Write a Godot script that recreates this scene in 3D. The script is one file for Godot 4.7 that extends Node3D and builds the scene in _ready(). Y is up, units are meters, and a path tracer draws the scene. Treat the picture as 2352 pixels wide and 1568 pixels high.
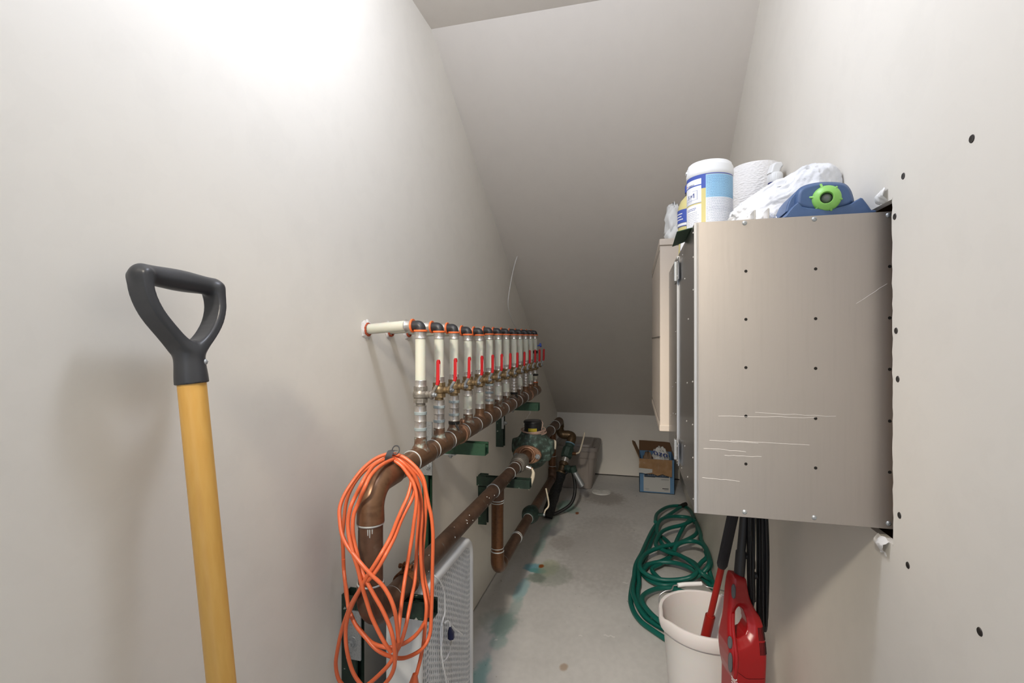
extends Node3D
# A sloped storage closet under a staircase: x across (left wall negative), y up, z = -depth from the camera. Metres.

const XL := -0.736
const XR := 0.40
const DB := 4.69
const DN := -0.75
const HC := 2.44
const SLOPE := 0.615
const DS := 1.674

# ---------------------------------------------------------------- mesh builder
class MB:
	var V := PackedVector3Array()
	var N := PackedVector3Array()
	var U := PackedVector2Array()
	var xf := Transform3D()

	func tri(a: Vector3, b: Vector3, c: Vector3, na: Vector3, nb: Vector3, nc: Vector3, ua := Vector2.ZERO, ub := Vector2.ZERO, uc := Vector2.ZERO) -> void:
		var g := (c - a).cross(b - a)
		if g.length_squared() < 1e-18:
			return
		a = xf * a
		b = xf * b
		c = xf * c
		var bs := xf.basis
		var n1 := (bs * na).normalized()
		var n2 := (bs * nb).normalized()
		var n3 := (bs * nc).normalized()
		if (c - a).cross(b - a).dot(n1 + n2 + n3) >= 0.0:
			V.append_array([a, b, c])
			N.append_array([n1, n2, n3])
			U.append_array([ua, ub, uc])
		else:
			V.append_array([a, c, b])
			N.append_array([n1, n3, n2])
			U.append_array([ua, uc, ub])

	func quad(a: Vector3, b: Vector3, c: Vector3, d: Vector3, na: Vector3, nb: Vector3, nc: Vector3, nd: Vector3, ua := Vector2.ZERO, ub := Vector2(1, 0), uc := Vector2(1, 1), ud := Vector2(0, 1)) -> void:
		tri(a, b, c, na, nb, nc, ua, ub, uc)
		tri(a, c, d, na, nc, nd, ua, uc, ud)

	func flat(a: Vector3, b: Vector3, c: Vector3, d: Vector3, out: Vector3) -> void:
		var n := (c - a).cross(b - d).normalized()
		if n.dot(out) < 0.0:
			n = -n
		quad(a, b, c, d, n, n, n, n)

	func at(o: Vector3) -> MB:
		xf = Transform3D(Basis(), o)
		return self

	# a box between two corners with chamfered edges
	func box(lo: Vector3, hi: Vector3, bev := 0.0) -> MB:
		var a := lo.min(hi)
		var e := lo.max(hi)
		var c := (a + e) * 0.5
		var h := (e - a) * 0.5
		var b := minf(bev, minf(h.x, minf(h.y, h.z)) * 0.98)
		var ax := [Vector3(1, 0, 0), Vector3(0, 1, 0), Vector3(0, 0, 1)]
		for i in 3:
			for s in [-1.0, 1.0]:
				var n: Vector3 = ax[i] * s
				var u: Vector3 = ax[(i + 1) % 3]
				var w: Vector3 = ax[(i + 2) % 3]
				var hu := h[(i + 1) % 3] - b
				var hw := h[(i + 2) % 3] - b
				var o: Vector3 = c + n * h[i]
				quad(o - u * hu - w * hw, o + u * hu - w * hw, o + u * hu + w * hw, o - u * hu + w * hw, n, n, n, n)
		if b > 0.0:
			for i in 3:
				var j := (i + 1) % 3
				var k := (i + 2) % 3
				for s in [-1.0, 1.0]:
					for t in [-1.0, 1.0]:
						var n1: Vector3 = ax[i] * s
						var n2: Vector3 = ax[j] * t
						var l: Vector3 = ax[k] * (h[k] - b)
						var p1: Vector3 = c + n1 * h[i] + n2 * (h[j] - b)
						var p2: Vector3 = c + n1 * (h[i] - b) + n2 * h[j]
						quad(p1 - l, p1 + l, p2 + l, p2 - l, n1, n1, n2, n2)
			for sx in [-1.0, 1.0]:
				for sy in [-1.0, 1.0]:
					for sz in [-1.0, 1.0]:
						var q := Vector3(sx, sy, sz)
						var m := c + q * h
						tri(m - Vector3(0, sy, sz) * b, m - Vector3(sx, 0, sz) * b, m - Vector3(sx, sy, 0) * b, Vector3(sx, 0, 0), Vector3(0, sy, 0), Vector3(0, 0, sz))
		return self

	# profile of (radius, height) turned about y
	func lathe(pr: Array, seg := 24) -> MB:
		var m := pr.size() - 1
		var sn: Array[Vector2] = []
		for i in m:
			var d: Vector2 = pr[i + 1] - pr[i]
			sn.append(Vector2(d.y, -d.x).normalized() if d.length() > 1e-9 else Vector2(1, 0))
		var total := 0.0
		for i in m:
			total += (pr[i + 1] - pr[i]).length()
		var run := 0.0
		for i in m:
			var n0 := sn[i]
			var n1 := sn[i]
			if i > 0 and sn[i - 1].dot(sn[i]) > 0.72:
				n0 = (sn[i - 1] + sn[i]).normalized()
			if i < m - 1 and sn[i + 1].dot(sn[i]) > 0.72:
				n1 = (sn[i + 1] + sn[i]).normalized()
			var p0: Vector2 = pr[i]
			var p1: Vector2 = pr[i + 1]
			var v0 := run / maxf(total, 1e-6)
			run += (p1 - p0).length()
			var v1 := run / maxf(total, 1e-6)
			for s in seg:
				var a := TAU * s / seg
				var b := TAU * (s + 1) / seg
				var ca := Vector3(cos(a), 0, sin(a))
				var cb := Vector3(cos(b), 0, sin(b))
				var y0 := Vector3(0, p0.y, 0)
				var y1 := Vector3(0, p1.y, 0)
				quad(ca * p0.x + y0, cb * p0.x + y0, cb * p1.x + y1, ca * p1.x + y1,
					ca * n0.x + Vector3(0, n0.y, 0), cb * n0.x + Vector3(0, n0.y, 0), cb * n1.x + Vector3(0, n1.y, 0), ca * n1.x + Vector3(0, n1.y, 0),
					Vector2(float(s) / seg, v0), Vector2(float(s + 1) / seg, v0), Vector2(float(s + 1) / seg, v1), Vector2(float(s) / seg, v1))
		return self

	# plain cylinder along y with softened rims
	func cyl(r: float, y0: float, y1: float, seg := 20, bev := 0.0) -> MB:
		var b := minf(bev, minf(r * 0.9, absf(y1 - y0) * 0.45))
		if b > 0.0:
			return lathe([Vector2(0, y0), Vector2(r - b, y0), Vector2(r, y0 + b), Vector2(r, y1 - b), Vector2(r - b, y1), Vector2(0, y1)], seg)
		return lathe([Vector2(0, y0), Vector2(r, y0), Vector2(r, y1), Vector2(0, y1)], seg)

	# hexagonal (or n-sided) prism along y
	func hex(r: float, y0: float, y1: float, n := 6) -> MB:
		for i in n:
			var a := TAU * i / n
			var b := TAU * (i + 1) / n
			var pa := Vector3(cos(a) * r, 0, sin(a) * r)
			var pb := Vector3(cos(b) * r, 0, sin(b) * r)
			var y0v := Vector3(0, y0, 0)
			var y1v := Vector3(0, y1, 0)
			flat(pa + y0v, pb + y0v, pb + y1v, pa + y1v, pa + pb)
			tri(y1v, pa + y1v, pb + y1v, Vector3.UP, Vector3.UP, Vector3.UP)
			tri(y0v, pa + y0v, pb + y0v, Vector3.DOWN, Vector3.DOWN, Vector3.DOWN)
		return self

	# a round tube through points; r is a number or an array of numbers
	func tube(p: Array, r: Variant, seg := 10, cap := true) -> MB:
		var n := p.size()
		var ts: Array[Vector3] = []
		for i in n:
			var d: Vector3 = p[mini(i + 1, n - 1)] - p[maxi(i - 1, 0)]
			ts.append(d.normalized() if d.length() > 1e-9 else Vector3.UP)
		var u := ts[0].cross(Vector3.UP if absf(ts[0].y) < 0.9 else Vector3.RIGHT).normalized()
		var rings := []
		var norms := []
		var run := 0.0
		var runs: Array[float] = []
		for i in n:
			if i > 0:
				run += (p[i] - p[i - 1]).length()
			runs.append(run)
			u = (u - ts[i] * u.dot(ts[i])).normalized()
			var w := ts[i].cross(u)
			var rr: float = r[i] if r is Array else r
			var ring := PackedVector3Array()
			var nr := PackedVector3Array()
			for s in seg + 1:
				var a := TAU * s / seg
				var dir := u * cos(a) + w * sin(a)
				ring.append(p[i] + dir * rr)
				nr.append(dir)
			rings.append(ring)
			norms.append(nr)
		for i in n - 1:
			for s in seg:
				quad(rings[i][s], rings[i][s + 1], rings[i + 1][s + 1], rings[i + 1][s], norms[i][s], norms[i][s + 1], norms[i + 1][s + 1], norms[i + 1][s],
					Vector2(float(s) / seg, runs[i]), Vector2(float(s + 1) / seg, runs[i]), Vector2(float(s + 1) / seg, runs[i + 1]), Vector2(float(s) / seg, runs[i + 1]))
		if cap:
			for e in [0, n - 1]:
				var nn: Vector3 = -ts[e] if e == 0 else ts[e]
				for s in seg:
					tri(p[e], rings[e][s], rings[e][s + 1], nn, nn, nn)
		return self

	# a band (flat strip) through points with width along side vectors
	func torus(R: float, r: float, seg := 32, sub := 8) -> MB:
		for i in seg:
			for j in sub:
				var q := []
				var nn := []
				for k in [[0, 0], [1, 0], [1, 1], [0, 1]]:
					var a: float = TAU * (i + k[0]) / seg
					var b: float = TAU * (j + k[1]) / sub
					var c := Vector3(cos(a), 0, sin(a))
					nn.append(c * cos(b) + Vector3(0, sin(b), 0))
					q.append(c * R + nn[-1] * r)
				quad(q[0], q[1], q[2], q[3], nn[0], nn[1], nn[2], nn[3])
		return self

	# polygon in xy pushed along z from 0 to depth, rims chamfered by bev
	func prism(poly: PackedVector2Array, depth: float, bev := 0.0) -> MB:
		var n := poly.size()
		var area := 0.0
		for i in n:
			area += poly[i].cross(poly[(i + 1) % n])
		var P := poly.duplicate()
		if area < 0.0:
			P.reverse()
		var en: Array[Vector2] = []
		for i in n:
			var d := (P[(i + 1) % n] - P[i]).normalized()
			en.append(Vector2(d.y, -d.x))
		var inn := PackedVector2Array()
		var vn: Array[Vector2] = []
		for i in n:
			var a := en[(i - 1 + n) % n]
			var b := en[i]
			var m := (a + b).normalized()
			vn.append(m)
			inn.append(P[i] - m * bev / maxf(0.4, m.dot(b)))
		var idx := Geometry2D.triangulate_polygon(inn)
		for t in idx.size() / 3:
			var a := inn[idx[t * 3]]
			var b := inn[idx[t * 3 + 1]]
			var c := inn[idx[t * 3 + 2]]
			tri(Vector3(a.x, a.y, 0), Vector3(b.x, b.y, 0), Vector3(c.x, c.y, 0), Vector3.FORWARD, Vector3.FORWARD, Vector3.FORWARD, a, b, c)
			tri(Vector3(a.x, a.y, depth), Vector3(b.x, b.y, depth), Vector3(c.x, c.y, depth), Vector3.BACK, Vector3.BACK, Vector3.BACK, a, b, c)
		for i in n:
			var j := (i + 1) % n
			var n1 := en[i]
			var na := n1
			var nb := n1
			if en[(i - 1 + n) % n].dot(n1) > 0.8:
				na = vn[i]
			if en[j].dot(n1) > 0.8:
				nb = vn[j]
			var va := Vector3(na.x, na.y, 0)
			var vb := Vector3(nb.x, nb.y, 0)
			quad(Vector3(P[i].x, P[i].y, bev), Vector3(P[j].x, P[j].y, bev), Vector3(P[j].x, P[j].y, depth - bev), Vector3(P[i].x, P[i].y, depth - bev), va, vb, vb, va)
			if bev > 0.0:
				quad(Vector3(P[i].x, P[i].y, bev), Vector3(P[j].x, P[j].y, bev), Vector3(inn[j].x, inn[j].y, 0), Vector3(inn[i].x, inn[i].y, 0), va, vb, Vector3.FORWARD, Vector3.FORWARD)
				quad(Vector3(P[i].x, P[i].y, depth - bev), Vector3(P[j].x, P[j].y, depth - bev), Vector3(inn[j].x, inn[j].y, depth), Vector3(inn[i].x, inn[i].y, depth), va, vb, Vector3.BACK, Vector3.BACK)
		return self

	# smooth sheet through rows of points
	func grid(rows: Array, closed := false, out := Vector3.ZERO) -> MB:
		var h := rows.size()
		var w: int = rows[0].size()
		var nr := []
		for i in h:
			var line := PackedVector3Array()
			for j in w:
				var jl := (j - 1 + w) % w if closed else maxi(j - 1, 0)
				var jr := (j + 1) % w if closed else mini(j + 1, w - 1)
				var du: Vector3 = rows[i][jr] - rows[i][jl]
				var dv: Vector3 = rows[mini(i + 1, h - 1)][j] - rows[maxi(i - 1, 0)][j]
				line.append(du.cross(dv).normalized())
			nr.append(line)
		var sg := 1.0
		if out != Vector3.ZERO:
			var s := 0.0
			for i in h:
				for j in w:
					s += nr[i][j].dot(rows[i][j] - out)
			if s < 0.0:
				sg = -1.0
		for i in h - 1:
			for j in (w if closed else w - 1):
				var k := (j + 1) % w
				quad(rows[i][j], rows[i][k], rows[i + 1][k], rows[i + 1][j], nr[i][j] * sg, nr[i][k] * sg, nr[i + 1][k] * sg, nr[i + 1][j] * sg,
					Vector2(float(j) / (w if closed else w - 1), float(i) / (h - 1)), Vector2(float(j + 1) / (w if closed else w - 1), float(i) / (h - 1)),
					Vector2(float(j + 1) / (w if closed else w - 1), float(i + 1) / (h - 1)), Vector2(float(j) / (w if closed else w - 1), float(i + 1) / (h - 1)))
		return self

	# surface nets over a signed distance function
	func sdf(f: Callable, lo: Vector3, hi: Vector3, cell: float) -> MB:
		var nx := int(ceil((hi.x - lo.x) / cell)) + 1
		var ny := int(ceil((hi.y - lo.y) / cell)) + 1
		var nz := int(ceil((hi.z - lo.z) / cell)) + 1
		var g := PackedFloat32Array()
		g.resize(nx * ny * nz)
		for k in nz:
			for j in ny:
				for i in nx:
					g[(k * ny + j) * nx + i] = f.call(lo + Vector3(i, j, k) * cell)
		var vid := {}
		var vp: Array[Vector3] = []
		var vn: Array[Vector3] = []
		var off := [Vector3i(0, 0, 0), Vector3i(1, 0, 0), Vector3i(0, 1, 0), Vector3i(1, 1, 0), Vector3i(0, 0, 1), Vector3i(1, 0, 1), Vector3i(0, 1, 1), Vector3i(1, 1, 1)]
		var edges := [[0, 1], [2, 3], [4, 5], [6, 7], [0, 2], [1, 3], [4, 6], [5, 7], [0, 4], [1, 5], [2, 6], [3, 7]]
		for k in nz - 1:
			for j in ny - 1:
				for i in nx - 1:
					var c := PackedFloat32Array()
					var neg := 0
					for o in off:
						var v := g[((k + o.z) * ny + j + o.y) * nx + i + o.x]
						c.append(v)
						if v < 0.0:
							neg += 1
					if neg == 0 or neg == 8:
						continue
					var s := Vector3.ZERO
					var m := 0
					for e in edges:
						var a: float = c[e[0]]
						var b: float = c[e[1]]
						if (a < 0.0) != (b < 0.0):
							s += Vector3(off[e[0]]).lerp(Vector3(off[e[1]]), a / (a - b))
							m += 1
					s /= m
					vid[(k * ny + j) * nx + i] = vp.size()
					var p := lo + (Vector3(i, j, k) + s) * cell
					vp.append(p)
					var h := cell * 0.5
					vn.append(Vector3(f.call(p + Vector3(h, 0, 0)) - f.call(p - Vector3(h, 0, 0)), f.call(p + Vector3(0, h, 0)) - f.call(p - Vector3(0, h, 0)), f.call(p + Vector3(0, 0, h)) - f.call(p - Vector3(0, 0, h))).normalized())
		var st := [1, nx, nx * ny]
		for k in range(1, nz - 1):
			for j in range(1, ny - 1):
				for i in range(1, nx - 1):
					var id := (k * ny + j) * nx + i
					for ax in 3:
						var b: int = id + st[ax]
						if (g[id] < 0.0) == (g[b] < 0.0):
							continue
						var s1: int = st[(ax + 1) % 3]
						var s2: int = st[(ax + 2) % 3]
						var q := [id, id - s1, id - s1 - s2, id - s2]
						if vid.has(q[0]) and vid.has(q[1]) and vid.has(q[2]) and vid.has(q[3]):
							var w := []
							for x in q:
								w.append(vid[x])
							quad(vp[w[0]], vp[w[1]], vp[w[2]], vp[w[3]], vn[w[0]], vn[w[1]], vn[w[2]], vn[w[3]])
		return self

	# letters as flat mesh, mapped by a function from (x, y) to (point, normal)
	func words(text: String, height: float, at_: Callable, bold := false) -> MB:
		var tm := TextMesh.new()
		tm.text = text
		var f := SystemFont.new()
		f.font_names = PackedStringArray(["Droid Sans"])
		if bold:
			f.font_weight = 700
		tm.font = f
		tm.font_size = 32
		tm.pixel_size = height / 32.0
		tm.depth = 0.0
		for sfc in tm.get_surface_count():
			var ar := tm.surface_get_arrays(sfc)
			var vs: PackedVector3Array = ar[Mesh.ARRAY_VERTEX]
			var ix: PackedInt32Array = ar[Mesh.ARRAY_INDEX]
			for t in ix.size() / 3:
				var a: Array = at_.call(vs[ix[t * 3]])
				var b: Array = at_.call(vs[ix[t * 3 + 1]])
				var c: Array = at_.call(vs[ix[t * 3 + 2]])
				tri(a[0], b[0], c[0], a[1], b[1], c[1])
		return self

	func mesh() -> ArrayMesh:
		var am := ArrayMesh.new()
		var a := []
		a.resize(Mesh.ARRAY_MAX)
		a[Mesh.ARRAY_VERTEX] = V
		a[Mesh.ARRAY_NORMAL] = N
		a[Mesh.ARRAY_TEX_UV] = U
		am.add_surface_from_arrays(Mesh.PRIMITIVE_TRIANGLES, a)
		return am

# ---------------------------------------------------------------- scene helpers
var origin := {}
var M := {}
var rng := RandomNumberGenerator.new()

func P(x: float, y: float, d: float) -> Vector3:
	return Vector3(x, y, -d)

func tag(o: Node3D, label := "", category := "", group := "", kind := "") -> void:
	for kv in [["label", label], ["category", category], ["group", group], ["kind", kind]]:
		if kv[1]:
			o.set_meta(kv[0], kv[1])

func thing(called: String, label: String, category: String, base: Vector3, group := "") -> Node3D:
	var o := Node3D.new()
	o.name = numbered(called)
	add_child(o)
	o.position = base
	origin[o] = base
	tag(o, label, category, group)
	return o

var used := {}
func numbered(called: String) -> String:
	var n: int = used.get(called, 0)
	used[called] = n + 1
	return called if n == 0 else "%s_%03d" % [called, n]

# commits a builder (in scene coordinates) as one named mesh under parent
func obj(b: MB, called: String, m: Material, parent: Node3D = null, label := "") -> MeshInstance3D:
	var o := MeshInstance3D.new()
	var at: Vector3 = origin.get(parent, Vector3.ZERO)
	if at != Vector3.ZERO:
		for i in b.V.size():
			b.V[i] -= at
	o.mesh = b.mesh()
	o.mesh.surface_set_material(0, m)
	o.cast_shadow = GeometryInstance3D.SHADOW_CASTING_SETTING_ON
	if parent:
		o.name = called
		var n := 0
		while parent.has_node(NodePath(o.name)):
			n += 1
			o.name = "%s_%03d" % [called, n]
		parent.add_child(o)
	else:
		o.name = numbered(called)
		add_child(o)
	origin[o] = at
	if label:
		o.set_meta("label", label)
	return o

func struct(b: MB, called: String, m: Material) -> MeshInstance3D:
	var o := obj(b, called, m)
	o.set_meta("kind", "structure")
	return o

# Catmull-Rom through points
func spl(p: Array, each := 6, closed := false) -> Array:
	var r := []
	var n := p.size()
	for i in (n if closed else n - 1):
		var a: Vector3 = p[(i - 1 + n) % n] if closed else p[maxi(i - 1, 0)]
		var b: Vector3 = p[i]
		var c: Vector3 = p[(i + 1) % n]
		var d: Vector3 = p[(i + 2) % n] if closed else p[mini(i + 2, n - 1)]
		for k in each:
			r.append(b.cubic_interpolate(c, a, d, float(k) / each))
	if closed:
		r.append(r[0])
	else:
		r.append(p[n - 1])
	return r

func arc(c: Vector3, r_: float, u: Vector3, w: Vector3, a0: float, a1: float, n := 8) -> Array:
	var r := []
	for i in n + 1:
		var a := lerpf(a0, a1, float(i) / n)
		r.append(c + (u * cos(a) + w * sin(a)) * r_)
	return r

func turned(y_to: Vector3, at: Vector3) -> Transform3D:
	var y := y_to.normalized()
	var x := y.cross(Vector3.UP if absf(y.y) < 0.9 else Vector3.BACK).normalized()
	return Transform3D(Basis(x, y, x.cross(y)), at)

# ---------------------------------------------------------------- materials
func noise_tex(freq: float, ramp: Array, seed_ := 1, size := 256, type := FastNoiseLite.TYPE_SIMPLEX_SMOOTH, oct := 4) -> NoiseTexture2D:
	var n := FastNoiseLite.new()
	n.noise_type = type
	n.frequency = freq
	n.seed = seed_
	n.fractal_octaves = oct
	var t := NoiseTexture2D.new()
	t.width = size
	t.height = size
	t.seamless = true
	t.noise = n
	var g := Gradient.new()
	g.offsets = PackedFloat32Array(ramp.map(func(x): return x[0]))
	g.colors = PackedColorArray(ramp.map(func(x): return x[1]))
	t.color_ramp = g
	return t

func mat(c: Color, rough := 0.6, metal := 0.0, more := {}) -> StandardMaterial3D:
	var m := StandardMaterial3D.new()
	m.albedo_color = c
	m.roughness = rough
	m.metallic = metal
	for k in more:
		m.set(k, more[k])
	return m

# base colour given by a colour ramp over noise, laid on in three planes
func mottled(ramp: Array, scale: float, freq: float, rough: float, metal: float, seed_ := 1, more := {}) -> StandardMaterial3D:
	var m := mat(Color.WHITE, rough, metal, more)
	m.albedo_texture = noise_tex(freq, ramp, seed_)
	m.uv1_triplanar = true
	m.uv1_world_triplanar = true
	m.uv1_scale = Vector3.ONE * scale
	return m

func g(v: float) -> Color:
	return Color(v, v, v)

func make_materials() -> void:
	var wall_bump := noise_tex(0.03, [[0.0, Color.BLACK], [1.0, Color.WHITE]], 3, 512, FastNoiseLite.TYPE_SIMPLEX_SMOOTH, 5)
	var wall := mat(WALL, 0.62)
	wall.albedo_texture = noise_tex(0.012, [[0.0, g(0.985)], [0.5, g(1.0)], [1.0, g(0.99)]], 5, 512)
	wall.heightmap_enabled = true
	wall.heightmap_texture = wall_bump
	wall.heightmap_scale = 0.02
	wall.uv1_triplanar = true
	wall.uv1_world_triplanar = true
	wall.uv1_scale = Vector3.ONE * 0.9
	M.wall = wall
	var ceil_m: StandardMaterial3D = wall.duplicate()
	ceil_m.albedo_color = CEIL
	M.ceil = ceil_m
	M.base_gap = mat(Color("2b2722"), 0.95)
	M.cavity = mat(Color("8a6a45"), 0.85)
	M.gypsum = mottled([[0.0, Color("dcd6ce")], [0.5, Color("efece8")], [1.0, Color("e0d4c8")]], 20.0, 0.03, 0.9, 0.0)
	M.stud = mottled([[0.0, Color("b5854f")], [0.5, Color("c79a63")], [1.0, Color("a87642")]], 6.0, 0.02, 0.7, 0.0)
	M.paper = mat(Color("efede9"), 0.8)
	M.red_sealant = mat(Color("b5502f"), 0.7)
	M.screw_dark = mat(Color("4a4642"), 0.45, 0.7)
	# metals
	M.copper = mottled([[0.0, Color("634632")], [0.45, Color("7a5b43")], [0.7, Color("74563f")], [1.0, Color("583d2b")]], 6.0, 0.02, 0.36, 0.5, 11)
	M.copper_red = mottled([[0.0, Color("4f3422")], [0.5, Color("6b482e")], [1.0, Color("5a3c26")]], 7.0, 0.02, 0.36, 0.5, 12)
	M.copper_dull = mottled([[0.0, Color("513c2f")], [0.5, Color("634a3a")], [0.8, Color("6a5242")], [0.94, Color("7a6a5e")], [1.0, Color("96a19b")]], 5.0, 0.018, 0.5, 0.45, 13)
	M.patina = mottled([[0.0, Color("5a4030")], [0.5, Color("6a4f3e")], [0.68, Color("7a776b")], [0.85, Color("9fb0a9")], [1.0, Color("b4cbc6")]], 11.0, 0.02, 0.55, 0.3, 14)
	M.verdigris = mottled([[0.0, Color("38413a")], [0.5, Color("434f47")], [0.66, Color("4d6056")], [0.82, Color("7c9a90")], [1.0, Color("9dbab1")]], 6.0, 0.02, 0.6, 0.12, 15)
	M.verdigris_dark = mottled([[0.0, Color("20302a")], [0.6, Color("33463d")], [1.0, Color("3f5a4f")]], 9.0, 0.02, 0.6, 0.2, 16)
	M.solder = mat(Color("b3b6b4"), 0.5, 0.3)
	M.clamp = mottled([[0.0, Color("7d5b45")], [0.5, Color("a17a60")], [1.0, Color("b08c74")]], 18.0, 0.02, 0.45, 0.4, 17)
	M.rust = mottled([[0.0, Color("4a2a14")], [0.5, Color("6d4020")], [1.0, Color("8d5a2c")]], 30.0, 0.02, 0.85, 0.1, 18)
	M.brass = mottled([[0.0, Color("6b5a45")], [0.5, Color("8a7556")], [1.0, Color("a18a64")]], 16.0, 0.02, 0.42, 0.7, 19)
	M.nickel = mottled([[0.0, Color("77726a")], [0.5, Color("8d877e")], [1.0, Color("a09a90")]], 16.0, 0.02, 0.42, 0.6, 20)
	M.bronze = mottled([[0.0, Color("4a3c2b")], [0.5, Color("5f4c36")], [1.0, Color("77603f")]], 14.0, 0.02, 0.42, 0.6, 21)
	M.steel = mottled([[0.0, Color("b4afa9")], [0.5, Color("d2cec9")], [1.0, Color("bfbab4")]], 12.0, 0.02, 0.3, 0.85, 22)
	M.zinc = mottled([[0.0, Color("8f9396")], [0.5, Color("b4b8ba")], [1.0, Color("9da1a3")]], 14.0, 0.03, 0.45, 0.7, 23)
	M.gasket = mat(Color("8c9798"), 0.6)
	# plastics
	M.pex = mat(Color("cfcfbf"), 0.38, 0.0, {"subsurf_scatter_enabled": true, "subsurf_scatter_strength": 0.25})
	M.orange_ring = mat(Color("e8713a"), 0.45)
	M.black_plastic = mat(Color("2b2b2d"), 0.42)
	M.red_grip = mat(Color("b3161b"), 0.38)
	M.red_print = mat(Color("d9c9c4"), 0.6)
	M.green_strut = mottled([[0.0, Color("23402d")], [0.5, Color("2b4b36")], [1.0, Color("254533")]], 9.0, 0.02, 0.42, 0.1, 24)
	M.dark_strut = mottled([[0.0, Color("1b2a22")], [0.72, Color("22352b")], [0.84, Color("2a4034")], [0.87, Color("c9c6bd")], [1.0, Color("1d2d25")]], 5.0, 0.018, 0.5, 0.1, 25)
	M.orange_cord = mat(Color("d5663c"), 0.36)
	M.black_rubber = mat(Color("151515"), 0.5)
	M.strap = mat(Color("3b3c3f"), 0.75)
	M.foam = mottled([[0.0, Color("121212")], [0.6, Color("1f1f1e")], [0.8, Color("3a3935")], [1.0, Color("161615")]], 14.0, 0.02, 0.75, 0.0, 26)
	M.fan_inside = mat(Color("4b4844"), 0.8)
	M.fan_white = mat(Color("dfe0df"), 0.42)
	M.navy = mat(Color("1d2450"), 0.45)
	M.cream = mat(Color("d9cdb5"), 0.45)
	M.bin = mat(Color("9a9088"), 0.5)
	M.bin_lid = mat(Color("8f8781"), 0.48)
	M.drain = mat(Color("d8d7d2"), 0.5)
	M.hose = mat(Color("0b5f54"), 0.40)
	M.bucket = mat(Color("e4dedb"), 0.42, 0.0, {"subsurf_scatter_enabled": true, "subsurf_scatter_strength": 0.15})
	M.wire = mat(Color("c9c9c9"), 0.3, 0.9)
	M.white_plastic = mat(Color("f1f1ef"), 0.4)
	M.red_plastic = mat(Color("9c0a11"), 0.3, 0.0, {"clearcoat_enabled": true, "clearcoat": 0.3})
	M.red_stick = mat(Color("a3241c"), 0.4)
	M.grip_foam = mat(Color("38373a"), 0.85)
	M.grey_rubber = mat(Color("5b5b5d"), 0.55)
	M.dark_slot = mat(Color("1a0606"), 0.7)
	M.yellow_shaft = mat(Color("e2b05c"), 0.4)
	M.yellow_shaft.albedo_texture = noise_tex(0.02, [[0.0, Color("f6efe2")], [0.5, g(1.0)], [1.0, Color("faf3e6")]], 31)
	M.yellow_shaft.uv1_scale = Vector3(1, 1.5, 1)
	M.shovel_black = mat(Color("37383b"), 0.38)
	M.blue_plastic = mottled([[0.0, Color("455f88")], [0.6, Color("4d6790")], [1.0, Color("587199")]], 4.0, 0.02, 0.45, 0.0, 27)
	M.green_cap = mat(Color("92cf68"), 0.4)
	M.grey_ball = mat(Color("77787a"), 0.6)
	M.alu = mottled([[0.0, Color("b2aaa2")], [0.5, Color("b5ada5")], [1.0, Color("b3aba3")]], 3.0, 0.02, 0.42, 0.8, 28)
	M.alu.uv1_scale = Vector3(14.0, 0.7, 14.0)
	var brushed := noise_tex(0.05, [[0.0, g(0.57)], [1.0, g(0.63)]], 29)
	M.alu.roughness_texture = brushed
	M.alu.roughness = 0.75
	M.scratch = mat(Color("e2dfdb"), 0.6, 0.3)
	M.alu_side = mat(Color("a9a6a3"), 0.2, 0.9)
	M.alu_edge = mat(Color("d5d3d0"), 0.3, 0.85)
	M.hole = mat(Color("15110d"), 0.9)
	M.beige = mat(Color("cfc2b3"), 0.45)
	M.beige_seam = mat(Color("6f675d"), 0.7)
	M.tissue = mat(Color("e8e8e4"), 0.85, 0.0, {"backlight_enabled": true, "backlight": Color(0.25, 0.25, 0.25)})
	M.bag = mat(Color("f4f5f7"), 0.35, 0.0, {"backlight_enabled": true, "backlight": Color(0.35, 0.35, 0.37)})
	M.bag.heightmap_enabled = true
	M.bag.heightmap_texture = noise_tex(0.02, [[0.0, Color.BLACK], [0.45, g(0.5)], [0.5, Color.WHITE], [0.55, g(0.5)], [1.0, Color.BLACK]], 36, 256)
	M.bag.heightmap_scale = 0.08
	M.bag.uv1_triplanar = true
	M.bag.uv1_scale = Vector3.ONE * 5.0
	M.bag_print = mat(Color("5d78ad"), 0.6)
	var towel := mat(Color("f1eeea"), 0.95)
	towel.heightmap_enabled = true
	towel.heightmap_texture = noise_tex(0.06, [[0.0, Color.BLACK], [1.0, Color.WHITE]], 33, 256, FastNoiseLite.TYPE_CELLULAR, 1)
	towel.heightmap_scale = 0.25
	towel.uv1_triplanar = true
	towel.uv1_scale = Vector3(9, 14, 9)
	M.towel = towel
	M.cardboard = mottled([[0.0, Color("8a6a4a")], [0.5, Color("9b7853")], [0.78, Color("a08060")], [0.86, Color("b9a48c")], [1.0, Color("94734f")]], 2.2, 0.02, 0.85, 0.0, 34)
	M.cardboard_in = mat(Color("6d5138"), 0.9)
	M.box_blue = mat(Color("5d84a8"), 0.7)
	M.box_white = mat(Color("b9b9b5"), 0.75)
	M.box_navy = mat(Color("3a4a5e"), 0.75)
	M.ink = mat(Color("2a2a2c"), 0.8)
	M.ink_blue = mat(Color("31468c"), 0.7)
	M.ink_soft = mat(Color("86888a"), 0.8)
	M.kraft = mat(Color("8b735c"), 0.8)
	M.white_label = mat(Color("f4f4f2"), 0.5)
	M.yellow_bottle = mat(Color("ddd08c"), 0.3)
	M.blue_cap = mat(Color("3d58b4"), 0.4)
	M.label_blue = mat(Color("3f59b2"), 0.45)
	M.spray_blue = mat(Color("20266b"), 0.25)
	M.red_dot = mat(Color("d05a4e"), 0.5)
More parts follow.
